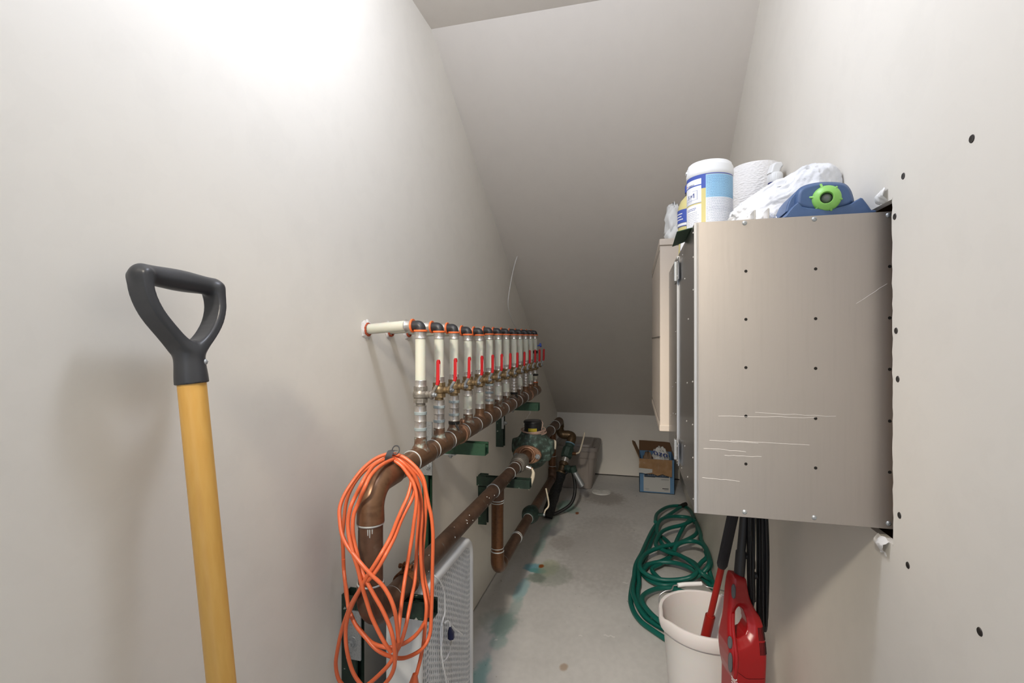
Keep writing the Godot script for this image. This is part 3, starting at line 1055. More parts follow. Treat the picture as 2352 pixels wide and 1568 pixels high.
	for q in [[P(PX, LY - 0.058, 1.99), Vector3.UP, 0.0030], [P(PX, LY - 0.068, 1.99), Vector3.UP, 0.0022], [P(PX, y + 0.080, 1.99), Vector3.UP, 0.0026], [P(PX, y + 0.094, 1.99), Vector3.UP, 0.0016], [P(PX, y, 2.067), Vector3(0, 0, 1), 0.002], [P(PX, y, 2.33), Vector3(0, 0, 1), 0.003], [P(PX, y, 2.345), Vector3(0, 0, 1), 0.002], [P(PX, y, 2.60), Vector3(0, 0, 1), 0.002], [P(PX, y + 0.09, 3.41), Vector3.UP, 0.0022], [P(PX, y + 0.16, 3.41), Vector3.UP, 0.0026]]:
		obj(ring_on(q[0], q[1], 0.0268, q[2]), "solder_ring", M.solder, bp)
	# valve in the floor pipe
	var v := thing("ball_valve", "blackened ball valve with raised cream lever in the pipe near the floor", "valve", P(PX, y - 0.04, 2.665))
	var vb := MB.new()
	vb.xf = turned(Vector3(0, 0, -1), P(PX, y, 2.60))
	vb.lathe([Vector2(0.0, 0), Vector2(0.034, 0.0), Vector2(0.036, 0.02), Vector2(0.038, 0.028), Vector2(0.046, 0.045), Vector2(0.050, 0.065), Vector2(0.046, 0.09), Vector2(0.038, 0.105), Vector2(0.036, 0.125), Vector2(0.0, 0.125)], 28)
	obj(vb, "body", M.verdigris_dark, v)
	obj(MB.new().tube([P(PX + 0.04, y + 0.005, 2.66), P(PX + 0.075, y + 0.008, 2.66)], 0.009, 14), "stem", M.verdigris_dark, v)
	obj(MB.new().tube([P(PX + 0.075, y + 0.008, 2.66), P(PX + 0.084, y + 0.008, 2.66)], 0.0085, 6), "nut", M.zinc, v)
	obj(lever_bar([P(PX + 0.078, y + 0.004, 2.66), P(PX + 0.084, y + 0.03, 2.665), P(PX + 0.102, y + 0.060, 2.68), P(PX + 0.090, y + 0.155, 2.66)], 0.0045), "lever", M.cream, v)

func lever_bar(p: Array, r: float) -> MB:
	return MB.new().tube(spl(p, 5), r, 8)

# ---------------------------------------------------------------- strut brackets on the left wall
func channel(xf: Transform3D, length: float, h := 0.041) -> MB:
	var b := MB.new()
	b.xf = xf
	var w := 0.0205
	b.prism(PackedVector2Array([Vector2(-w, 0), Vector2(w, 0), Vector2(w, h), Vector2(0.0115, h), Vector2(0.0115, h - 0.006), Vector2(0.0140, h - 0.006), Vector2(0.0140, h - 0.0025), Vector2(0.018, h - 0.0025), Vector2(0.018, 0.0025),
		Vector2(-0.018, 0.0025), Vector2(-0.018, h - 0.0025), Vector2(-0.0140, h - 0.0025), Vector2(-0.0140, h - 0.006), Vector2(-0.0115, h - 0.006), Vector2(-0.0115, h), Vector2(-w, h)]), length)
	return b

func arm_at(x0: float, x1: float, y0: float, d: float) -> MB:
	return channel(Transform3D(Basis(Vector3(0, 0, -1), Vector3(0, 1, 0), Vector3(1, 0, 0)), P(x0, y0, d)), x1 - x0)

func post_at(y0: float, y1: float, d: float, h := 0.041) -> MB:
	return channel(Transform3D(Basis(Vector3(0, 0, -1), Vector3(1, 0, 0), Vector3(0, 1, 0)), P(XL, y0, d)), y1 - y0, h)

func bolt_on(at: Vector3, dir: Vector3, r := 0.009) -> MB:
	var b := MB.new()
	b.xf = turned(dir, at)
	b.cyl(r * 1.45, 0.0, 0.002, 18, 0.0005)
	b.hex(r, 0.002, 0.010)
	return b.cyl(r * 0.55, 0.010, 0.015, 12)

# split clamp round a pipe that runs along the depth, with two ears and a bolt on top
func clamp_on(t: Node3D, m: Material, y: float, d: float) -> void:
	var c := P(PX, y, d)
	var b := MB.new()
	b.xf = turned(Vector3(0, 0, -1), c)
	b.lathe([Vector2(0.0285, -0.010), Vector2(0.0325, -0.010), Vector2(0.0315, -0.004), Vector2(0.0325, 0.0), Vector2(0.0315, 0.004), Vector2(0.0325, 0.010), Vector2(0.0285, 0.010)], 28)
	var cl := obj(b, "pipe_clamp", m, t, "split clamp gripping the copper pipe")
	for s in [-1, 1]:
		var e := MB.new().box(c + Vector3(s * 0.006 - 0.0016, 0.030, -0.009), c + Vector3(s * 0.006 + 0.0016, 0.052, 0.009), 0.0008)
		obj(e, "clamp_ear", m, cl)
	var bo := MB.new()
	bo.xf = turned(Vector3(1, 0, 0), c + Vector3(-0.018, 0.043, 0))
	bo.cyl(0.0032, 0, 0.036, 10)
	bo.hex(0.0062, 0.030, 0.036)
	bo.hex(0.0062, 0.0, 0.005)
	obj(bo, "clamp_bolt", m, cl)

func strut_brackets() -> void:
	var t := thing("strut_bracket", "dark green channel bracket on the wall under the orange cord with a rusty clamp", "bracket", P(XL, 0.0, 1.125))
	obj(post_at(0.0, 0.62, 1.125), "post", M.dark_strut, t)
	obj(arm_at(XL + 0.042, -0.486, 0.584, 1.125), "arm", M.dark_strut, t)
	obj(MB.new().box(P(XL + 0.016, 0.46, 1.099), P(XL + 0.058, 0.585, 1.1045), 0.0008), "angle_plate", M.zinc, t)
	obj(bolt_on(P(XL + 0.034, 0.505, 1.099), Vector3(0, 0, 1), 0.011), "bolt", M.zinc, t)
	clamp_on(t, M.rust, LY, 1.135)
	t = thing("strut_bracket", "bright green channel arm with copper clamp below the fourth riser", "bracket", P(XL, 0.45, 1.615))
	obj(post_at(0.45, 0.93, 1.615, 0.021), "post", M.green_strut, t)
	obj(arm_at(XL + 0.022, -0.501, 0.880, 1.615), "arm", M.green_strut, t)
	obj(MB.new().box(P(XL + 0.001, 0.80, 1.589), P(XL + 0.040, 0.99, 1.5945), 0.0008), "angle_plate", M.zinc, t)
	obj(MB.new().box(P(XL + 0.030, 0.875, 1.59), P(XL + 0.125, 0.8795, 1.64), 0.0008), "angle_plate", M.zinc, t)
	obj(bolt_on(P(XL + 0.026, 0.832, 1.589), Vector3(0, 0, 1)), "bolt", M.zinc, t)
	obj(bolt_on(P(XL + 0.10, 0.875, 1.615), Vector3.DOWN, 0.008), "bolt", M.zinc, t)
	clamp_on(t, M.clamp, hy(1.53), 1.53)
	t = thing("strut_bracket", "green channel arm with copper clamp at the far end of the header", "bracket", P(XL, 0.70, 2.56))
	obj(post_at(0.70, 0.955, 2.56), "post", M.dark_strut, t)
	obj(arm_at(XL + 0.042, -0.500, 0.903, 2.56), "arm", M.green_strut, t)
	obj(MB.new().box(P(XL + 0.034, 0.80, 2.533), P(XL + 0.046, 0.90, 2.539), 0.0008), "angle_plate", M.zinc, t)
	obj(bolt_on(P(XL + 0.048, 0.83, 2.545), Vector3(1, 0, 0)), "bolt", M.zinc, t)
	obj(bolt_on(P(XL + 0.09, 0.903, 2.56), Vector3.DOWN, 0.008), "bolt", M.zinc, t)
	clamp_on(t, M.clamp, hy(2.60), 2.60)
	t = thing("strut_bracket", "paint-chipped dark green angle bracket under the lower pipe before the meter", "bracket", P(XL, 0.39, 2.25))
	obj(post_at(0.39, 0.628, 2.25), "post", M.dark_strut, t)
	obj(arm_at(XL, -0.475, 0.586, 2.225), "arm", M.dark_strut, t)
	obj(MB.new().box(P(XL + 0.042, 0.53, 2.232), P(XL + 0.046, 0.585, 2.268), 0.0008), "angle_plate", M.zinc, t)

# ---------------------------------------------------------------- thirteen risers
func riser_label(i: int) -> String:
	var place: String = ["first riser, nearest the camera, with grey valve body and ribbed steel sleeves below", "second riser from the camera, red valve lever, ribbed steel sleeves above a stained tee", "third riser from the camera, ribbed steel sleeves ending in black torn tape",
		"fourth riser from the camera, short cream tube below the valve, green-stained tee", "fifth riser from the camera, short cream tube below the valve, clean copper tee", "sixth riser from the camera, ribbed steel sleeves, clean copper tee",
		"seventh riser from the camera, short cream tube above a white-crusted tee", "eighth riser from the camera, white scuff on tube just above the valve", "ninth riser from the camera, ribbed sleeves over a tee with black tape",
		"tenth riser from the camera, fourth from the far end of the row", "eleventh riser from the camera, third from the far end of the row", "twelfth riser from the camera, last but one in the row", "thirteenth riser, last of the row, with black bands and blue drain knob"][i]
	return place

func risers() -> void:
	var style := "rrrpprpprpspb"
	for i in 13:
		var d: float = RD[i]
		var yb := hy(d) + 0.0535
		var t := thing("pipe_riser", riser_label(i), "pipe", P(PX, yb, d), "cream tube risers with red-handled ball valves on the copper header")
		var c := P(PX, 0, d)
		var seg := 22 if i < 6 else 14
		var top: float = 1.303 if i < 3 else (1.297 if i < 5 else 1.303 + 0.0012 * (i - 5))
		if i in [3, 4]:
			top = 1.298
		var vy := 1.1065 + (0.0 if i < 9 else 0.006)
		# below the valve
		var st := style[i]
		if st == "r" or st == "s":
			var n := 4 if i < 3 else 5
			var hh := (vy - 0.006 - yb) / n
			for k in n:
				var y0 := yb + k * hh
				obj(MB.new().at(c).lathe([Vector2(0.0, y0), Vector2(0.0158, y0), Vector2(0.0168, y0 + 0.0012), Vector2(0.0160, y0 + 0.003), Vector2(0.0160, y0 + hh * 0.5), Vector2(0.0160, y0 + hh * 0.8), Vector2(0.0168, y0 + hh - 0.0012), Vector2(0.0158, y0 + hh - 0.0004), Vector2(0.0, y0 + hh - 0.0004)], seg), "sleeve", M.steel, t)
				if k % 2 == 0 and i < 6:
					obj(MB.new().at(c).cyl(0.0172, y0 + hh - 0.0042, y0 + hh + 0.0042, seg, 0.0008), "gasket", M.gasket, t)
		else:
			obj(sleeve_mb(c, yb, yb + 0.019, seg), "sleeve", M.steel, t)
			obj(MB.new().at(c).cyl(0.0146, yb + 0.018, vy - 0.020, seg), "short_tube", M.pex, t)
			obj(sleeve_mb(c, vy - 0.022, vy - 0.004, seg), "sleeve", M.steel, t)
			if st == "b":
				obj(MB.new().at(c).lathe([Vector2(0.0146, yb + 0.036), Vector2(0.018, yb + 0.037), Vector2(0.022, yb + 0.040), Vector2(0.018, yb + 0.047), Vector2(0.0146, yb + 0.048)], seg), "band", M.black_rubber, t)
				obj(MB.new().at(c).cyl(0.0185, yb - 0.004, yb + 0.001, seg, 0.001), "crimp_ring", M.orange_ring, t)
		# ball valve with lever
		var bm: Material = M.nickel if i == 0 else M.brass
		var vb := MB.new().at(c)
		vb.lathe([Vector2(0.0, vy - 0.006), Vector2(0.0132, vy - 0.006), Vector2(0.0132, vy + 0.001), Vector2(0.0165, vy + 0.001), Vector2(0.0175, vy + 0.014), Vector2(0.0205, vy + 0.0165), Vector2(0.0212, vy + 0.024), Vector2(0.0205, vy + 0.031), Vector2(0.0180, vy + 0.034), Vector2(0.0172, vy + 0.046), Vector2(0.0, vy + 0.046)], seg)
		vb.hex(0.0205, vy + 0.0015, vy + 0.013, 8)
		vb.hex(0.0200, vy + 0.035, vy + 0.045, 8)
		var valve := obj(vb, "ball_valve", bm, t)
		var vc := vy + 0.0235
		var sm := MB.new()
		sm.xf = turned(Vector3(1, 0, 0.10), P(PX + 0.014, vc, d))
		sm.cyl(0.0105, 0.0, 0.014, 16, 0.001)
		sm.cyl(0.0088, 0.013, 0.018, 16)
		sm.cyl(0.0128, 0.017, 0.024, 18, 0.002)
		obj(sm, "stem", bm, valve)
		var nt := MB.new()
		nt.xf = turned(Vector3(1, 0, 0.10), P(PX + 0.038, vc, d - 0.002))
		nt.hex(0.0070, 0.0, 0.0065)
		nt.cyl(0.0042, 0.0065, 0.011, 10, 0.0008)
		obj(nt, "nut", M.zinc, valve)
		var lo := P(PX + 0.036, vc, d - 0.002)
		var lean := rng.randf_range(-0.003, 0.003)
		var lv := MB.new()
		lv.tube([lo + Vector3(0, -0.006, 0), lo + Vector3(0.001, 0.006, 0), lo + Vector3(0.0145, 0.029, -0.001), lo + Vector3(0.0165, 0.040, -0.001)], [0.0052, 0.0050, 0.0046, 0.0042], 8)
		obj(lv, "lever", M.zinc if i > 0 else M.nickel, valve)
		var gp := [lo + Vector3(0.0135, 0.027, -0.001), lo + Vector3(0.0160, 0.036, -0.001), lo + Vector3(0.0165, 0.060, -0.001 + lean * 0.5), lo + Vector3(0.0168, 0.090, lean), lo + Vector3(0.0168, 0.0955, lean)]
		var gb := MB.new().tube(gp, [0.0050, 0.0058, 0.0058, 0.0058, 0.0036], 12)
		obj(gb, "lever_grip", M.red_grip, valve)
		if i < 6:
			var q := lo + Vector3(0.0222, 0.062, 0.0006)
			obj(MB.new().box(q + Vector3(-0.0003, -0.022, -0.0016), q + Vector3(0.0003, 0.022, 0.0016)), "lever_print", M.red_print, valve)
		# above the valve
		obj(sleeve_mb(c, vy + 0.044, vy + 0.063, seg), "sleeve", M.steel, t)
		obj(MB.new().at(c).cyl(0.0146, vy + 0.062, top - 0.017, seg), "riser_tube", M.pex, t)
		obj(sleeve_mb(c, top - 0.020, top - 0.001, seg), "sleeve", M.steel, t)
		if i == 12:
			obj(MB.new().at(c).cyl(0.0172, 1.205, 1.222, seg, 0.002), "band", M.black_rubber, t)
			for k in 3:
				obj(sleeve_mb(c, 1.165 + k * 0.0135, 1.178 + k * 0.0135, seg), "sleeve", M.steel, t)
			var kb := MB.new()
			kb.xf = turned(Vector3(1, 0.2, 0), P(PX + 0.015, 1.250, d))
			kb.cyl(0.004, 0, 0.016, 10)
			kb.lathe([Vector2(0, 0.014), Vector2(0.012, 0.014), Vector2(0.013, 0.018), Vector2(0.011, 0.023), Vector2(0, 0.024)], 12)
			obj(kb, "drain_knob", M.blue_cap, t, "small blue knob")
		# black elbow to the wall
		obj(MB.new().at(c).lathe([Vector2(0.0150, top - 0.001), Vector2(0.0186, top - 0.001), Vector2(0.0192, top + 0.001), Vector2(0.0186, top + 0.004), Vector2(0.0150, top + 0.004)], seg), "crimp_ring", M.orange_ring, t)
		var ey := top + 0.0155
		var el := MB.new()
		var ep := [P(PX, top + 0.002, d)]
		ep.append_array(arc(P(PX - 0.008, ey - 0.008, d), 0.008, Vector3(1, 0, 0), Vector3.UP, 0.0, PI / 2, 8))
		ep.append(P(PX - 0.022, ey, d))
		el.tube(ep, 0.0142, seg)
		obj(el, "elbow", M.black_plastic, t)
		var rg := MB.new()
		rg.xf = turned(Vector3(-1, 0, 0), P(PX - 0.021, ey, d))
		rg.lathe([Vector2(0.0140, 0), Vector2(0.0186, 0), Vector2(0.0194, 0.0022), Vector2(0.0186, 0.005), Vector2(0.0140, 0.005)], seg)
		obj(rg, "crimp_ring", M.orange_ring, t)
		var sl := MB.new()
		sl.xf = turned(Vector3(-1, 0, 0), P(PX - 0.026, ey, d))
		sl.lathe([Vector2(0, 0), Vector2(0.0162, 0), Vector2(0.0162, 0.014), Vector2(0.0174, 0.0165), Vector2(0.0160, 0.0195), Vector2(0, 0.0195)], seg)
		obj(sl, "sleeve", M.steel, t)
		var wy := ey - 0.007 if i > 0 else ey - 0.010
		obj(MB.new().tube([P(PX - 0.044, ey, d), P(XL - 0.01, wy, d)], 0.0146, seg), "wall_tube", M.pex, t)

func sleeve_mb(c: Vector3, y0: float, y1: float, seg: int) -> MB:
	return MB.new().at(c).lathe([Vector2(0.0, y0), Vector2(0.0160, y0), Vector2(0.0171, y0 + 0.0012), Vector2(0.0161, y0 + 0.003), Vector2(0.0160, (y0 + y1) * 0.5), Vector2(0.0161, y1 - 0.003), Vector2(0.0166, y1 - 0.001), Vector2(0.0158, y1), Vector2(0.0, y1)], seg)

# ---------------------------------------------------------------- water meter and what lies beyond it
func meter_line() -> void:
	var y := LY
	var v := thing("ball_valve", "pale brass ball valve with hanging cream lever just before the green meter", "valve", P(PX, y - 0.04, 2.40))
	var b := MB.new()
	b.xf = turned(Vector3(0, 0, -1), P(PX, y, 2.335))
	b.lathe([Vector2(0, 0), Vector2(0.032, 0.0), Vector2(0.034, 0.006), Vector2(0.034, 0.022), Vector2(0.031, 0.024), Vector2(0.040, 0.040), Vector2(0.045, 0.055), Vector2(0.046, 0.07), Vector2(0.045, 0.085), Vector2(0.040, 0.10), Vector2(0.035, 0.104), Vector2(0.036, 0.125), Vector2(0.030, 0.127), Vector2(0, 0.127)], 30)
	obj(b, "body", M.nickel, v)
	for d in [2.341, 2.358, 2.444]:
		obj(ring_on(P(PX, y, d), Vector3(0, 0, -1), 0.0355, 0.003), "collar", M.nickel, v)
	obj(MB.new().tube([P(PX + 0.036, y - 0.014, 2.39), P(PX + 0.062, y - 0.022, 2.39)], 0.011, 14), "stem", M.steel, v)
	obj(MB.new().tube([P(PX + 0.062, y - 0.022, 2.39), P(PX + 0.072, y - 0.025, 2.39)], 0.008, 6), "nut", M.clamp, v)
	var lv := MB.new()
	lv.tube(spl([P(PX + 0.066, y - 0.020, 2.388), P(PX + 0.076, y - 0.040, 2.38), P(PX + 0.076, y - 0.066, 2.35), P(PX + 0.070, y - 0.10, 2.30)], 4), [0.005, 0.005, 0.006, 0.007, 0.008, 0.009, 0.0095, 0.0098, 0.0095, 0.009, 0.008, 0.007, 0.005], 10)
	obj(lv, "lever", M.cream, v)

	var t := thing("water_meter", "green corroded water meter with black register and coiled pink wire", "meter", P(PX, y - 0.09, 2.73))
	obj(MB.new().tube([P(PX, y, 2.455), P(PX, y, 2.66)], 0.0285, 26), "inlet_pipe", M.copper_red, t)
	var c := P(PX, y, 2.735)
	var f := func(p: Vector3) -> float:
		var q: Vector3 = p - c
		var rad := Vector2(q.x, q.z).length()
		# eight-sided shoulder
		var a := atan2(q.z, q.x)
		var oct := rad * cos(fposmod(a + PI / 8, PI / 4) - PI / 8)
		var drum := maxf(oct - 0.106 + maxf(0.0, q.y - 0.03) * 0.75, absf(q.y - 0.012) - 0.062) 
		var lower := Vector3(q.x, (q.y + 0.02) * 0.95, q.z).length() - 0.088
		var pipe := maxf(Vector2(q.x, q.y + 0.004).length() - 0.050, absf(q.z) - 0.125)
		var neck := maxf(rad - 0.066, absf(q.y - 0.082) - 0.016)
		var ears := maxf(maxf(absf(q.x) - 0.120, absf(q.z) - 0.020), absf(q.y - 0.02) - 0.036)
		var r := -log(exp(-drum * 90.0) + exp(-lower * 90.0) + exp(-pipe * 90.0) + exp(-neck * 90.0) + exp(-ears * 90.0)) / 90.0
		return r
	obj(MB.new().sdf(f, c - Vector3(0.135, 0.125, 0.14), c + Vector3(0.135, 0.115, 0.14), 0.0085), "body", M.verdigris, t)
	var rg := MB.new().at(c).lathe([Vector2(0, 0.094), Vector2(0.056, 0.094), Vector2(0.056, 0.102), Vector2(0.050, 0.105), Vector2(0.050, 0.150), Vector2(0.0545, 0.152), Vector2(0.0545, 0.160), Vector2(0.050, 0.165), Vector2(0.0, 0.166)], 30)
	var reg := obj(rg, "register", M.black_plastic, t)
	obj(MB.new().at(c).lathe([Vector2(0, 0.1665), Vector2(0.040, 0.1665), Vector2(0.044, 0.1655)], 26), "lens", M.grey_rubber, reg)
	obj(curved_patch(c, 0.0506, -32, 26, 0.108, 0.126), "label", M.yellow_label, reg, "small yellow label")
	# oval flange with two bolts
	var fp := PackedVector2Array()
	for k in 36:
		var a := TAU * k / 36
		fp.append(Vector2(cos(a) * 0.078 * (1.0 - 0.05 * sin(a) * sin(a)), sin(a) * 0.050))
	var fl := MB.new()
	fl.xf = Transform3D(Basis(), P(PX, y, 2.600))
	fl.prism(fp, 0.020, 0.004)
	fl.xf = Transform3D(Basis(), P(PX, y, 2.575))
	var flange := obj(fl, "flange", M.clamp, t, "oval copper-coloured flange")
	obj(ring_on(P(PX, y, 2.577), Vector3(0, 0, -1), 0.042, 0.007), "flange_lip", M.clamp, flange)
	for s in [-1, 1]:
		var q := MB.new()
		q.xf = turned(Vector3(0, 0, 1), P(PX + s * 0.060, y - 0.004, 2.58))
		q.hex(0.0145, 0.0, 0.012)
		q.cyl(0.008, 0.012, 0.020, 12, 0.001)
		q.cyl(0.007, -0.05, 0.0, 12)
		obj(q, "flange_bolt", M.zinc, flange)
	# thin wire wound round the register
	var w := []
	for k in 96:
		var a := k * 0.33
		w.append(c + Vector3(cos(a) * (0.068 + 0.011 * sin(k * 0.37)), 0.104 + 0.011 * sin(a * 0.31) - 0.006 * sin(a), sin(a) * (0.068 + 0.008 * cos(k * 0.23))))
	w.append_array([c + Vector3(0.056, 0.12, 0.03), c + Vector3(0.060, 0.150, 0.01), c + Vector3(0.050, 0.168, 0.0)])
	obj(MB.new().tube(w, 0.0021, 6), "wire_coil", M.pink_wire, t)

func curved_patch(c: Vector3, r: float, a0: float, a1: float, y0: float, y1: float, n := 16) -> MB:
	# a patch on an upright cylinder; angles in degrees from the side that faces the entrance, positive to the right
	var b := MB.new()
	var face := atan2(-c.x, -c.z)
	for k in n:
		var q := []
		for e in [k, k + 1]:
			var a := face + deg_to_rad(lerpf(a0, a1, float(e) / n))
			q.append(Vector3(sin(a), 0, cos(a)))
		var n0: Vector3 = q[0]
		var n1: Vector3 = q[1]
		b.quad(c + n0 * r + Vector3(0, y0, 0), c + n1 * r + Vector3(0, y0, 0), c + n1 * r + Vector3(0, y1, 0), c + n0 * r + Vector3(0, y1, 0), n0, n1, n1, n0,
			Vector2(float(k) / n, 1), Vector2(float(k + 1) / n, 1), Vector2(float(k + 1) / n, 0), Vector2(float(k) / n, 0))
	return b

func far_pipes() -> void:
	var y := LY
	var t := thing("outlet_pipe", "dark copper pipe beyond the meter with bronze elbows at the end", "pipe", P(PX, y - 0.05, 3.3))
	obj(MB.new().tube([P(PX, y, 2.87), P(PX, y, 3.72)], 0.0285, 24), "pipe", M.copper_dull, t)
	for q in [[2.90, 2.97, 0.040], [2.99, 3.06, 0.036], [3.34, 3.48, 0.0315], [3.55, 3.68, 0.034]]:
		obj(MB.new().tube([P(PX, y, q[0]), P(PX, y, q[1])], q[2], 22), "coupling", M.bronze if q[0] < 3.1 else M.copper_dull, t)
		obj(ring_on(P(PX, y, q[0] - 0.004), Vector3(0, 0, 1), q[2] + 0.0005, 0.0028), "solder_ring", M.solder, t)
	obj(MB.new().tube([P(PX + 0.03, y - 0.01, 3.02), P(PX + 0.075, y - 0.015, 3.02)], 0.014, 12), "test_port", M.steel, t)
	obj(lever_bar([P(PX + 0.075, y - 0.005, 3.02), P(PX + 0.088, y - 0.01, 3.0), P(PX + 0.088, y - 0.05, 2.98)], 0.007), "lever", M.cream, t)
	var e := MB.new()
	e.tube(arc(P(PX, y - 0.05, 3.72), 0.05, Vector3.UP, Vector3(0, 0, -1), 0.0, PI / 2, 8), 0.0335, 20, false)
	e.tube([P(PX, y, 3.70), P(PX, y, 3.722)], 0.0335, 20)
	obj(e, "elbow", M.bronze, t)
	obj(MB.new().tube([P(PX, y - 0.045, 3.77), P(PX, y - 0.10, 3.77)], 0.030, 18), "nipple", M.bronze, t)
	e = MB.new()
	e.tube(arc(P(PX + 0.035, y - 0.075, 3.77), 0.035, Vector3.LEFT, Vector3.DOWN, 0.0, PI / 2, 6), 0.034, 18, false)
	e.tube([P(PX + 0.033, y - 0.11, 3.77), P(PX + 0.06, y - 0.11, 3.77)], 0.034, 18)
	obj(e, "elbow", M.bronze, t)

	var A := P(-0.468, 0.545, 3.765)
	var B := P(-0.612, 0.012, 3.43)
	var ax := (B - A).normalized()
	var L := (B - A).length()
	t = thing("standpipe", "slanting bronze and black foam pipe running down to the floor", "pipe", B)
	e = MB.new()
	var top := A + ax * 0.05
	e.tube(spl([P(PX + 0.055, y - 0.11, 3.77), P(-0.505, y - 0.110, 3.77), P(-0.478, y - 0.118, 3.768), A + ax * 0.03, A + ax * 0.07], 4), 0.0345, 18)
	obj(e, "elbow", M.bronze, t)
	obj(MB.new().tube([A + ax * 0.068, A + ax * 0.076], 0.038, 18), "collar", mat(Color("6f93a6"), 0.6), t, "pale blue joint ring")
	var seg := [[0.076, 0.105, 0.034, M.verdigris_dark], [0.105, 0.185, 0.041, M.verdigris_dark], [0.185, 0.225, 0.026, M.steel], [0.222, 0.255, 0.036, M.bronze], [0.255, 0.30, 0.031, M.bronze], [0.30, 0.325, 0.037, M.brass]]
	for s in seg:
		var mb := MB.new()
		mb.xf = turned(ax, A)
		mb.cyl(s[2], s[0], s[1], 18, 0.004)
		if s[2] > 0.035:
			mb.hex(s[2] * 1.06, s[0] + 0.012, s[1] - 0.012, 8)
		obj(mb, "fitting", s[3], t)
	var fm := MB.new()
	var pts := []
	var rr := []
	for k in 13:
		pts.append(A + ax * lerpf(0.315, L, k / 12.0))
		rr.append(0.040 + 0.002 * sin(k * 2.1))
	fm.tube(pts, rr, 18)
	obj(fm, "foam_sleeve", M.foam, t, "ragged black foam pipe sleeve")
	obj(lever_bar([A + ax * 0.15 + Vector3(0.035, 0, 0), A + ax * 0.15 + Vector3(0.075, 0.005, 0.01), A + ax * 0.15 + Vector3(0.10, 0.03, 0.01), A + ax * 0.15 + Vector3(0.135, 0.165, 0.0)], 0.006), "lever", M.cream, t)
	obj(MB.new().tube([A + ax * 0.15 + Vector3(0.03, 0, 0), A + ax * 0.15 + Vector3(0.07, 0, 0.005)], 0.013, 10), "stem", M.copper_red, t)
	var dp := A + ax * 0.26
	var d2 := MB.new()
	d2.tube([dp + Vector3(0.02, -0.005, 0.01), dp + Vector3(0.06, -0.012, 0.02)], 0.027, 14)
	d2.tube([dp + Vector3(0.075, 0.012, 0.02), dp + Vector3(0.085, -0.030, 0.02)], 0.026, 14)
	obj(d2, "drain_valve", M.verdigris_dark, t)
	var d3 := MB.new()
	d3.tube([dp + Vector3(0.082, -0.015, 0.02), dp + Vector3(0.150, -0.125, 0.03)], 0.020, 14)
	d3.tube([dp + Vector3(0.146, -0.120, 0.03), dp + Vector3(0.150, -0.125, 0.03)], 0.022, 14)
	obj(d3, "drain_spout", M.zinc, t)
	obj(MB.new().tube(spl([A + ax * 0.33 + Vector3(0.02, 0, 0), P(-0.46, 0.31, 3.62), P(-0.43, 0.19, 3.60), P(-0.45, 0.09, 3.55), P(-0.53, 0.035, 3.50), P(-0.59, 0.02, 3.47)], 6), 0.012, 12), "drain_hose", M.black_rubber, t)

# ---------------------------------------------------------------- things at the back wall
func rloop(cx: float, cd: float, y: float, hx: float, hd: float, r: float, n := 6) -> PackedVector3Array:
	var out := PackedVector3Array()
	for q in 4:
		var sx: float = [1.0, -1.0, -1.0, 1.0][q]
		var sd: float = [1.0, 1.0, -1.0, -1.0][q]
		for k in n + 1:
			var a := PI / 2 * (q + float(k) / n)
			out.append(P(cx + sx * (hx - r) + cos(a) * r, y, cd + sd * (hd - r) + sin(a) * r))
	return out

func cap_loop(b: MB, loop: PackedVector3Array, up: Vector3) -> void:
	var c := Vector3.ZERO
	for p in loop:
		c += p / loop.size()
	for i in loop.size():
		b.tri(c, loop[i], loop[(i + 1) % loop.size()], up, up, up)

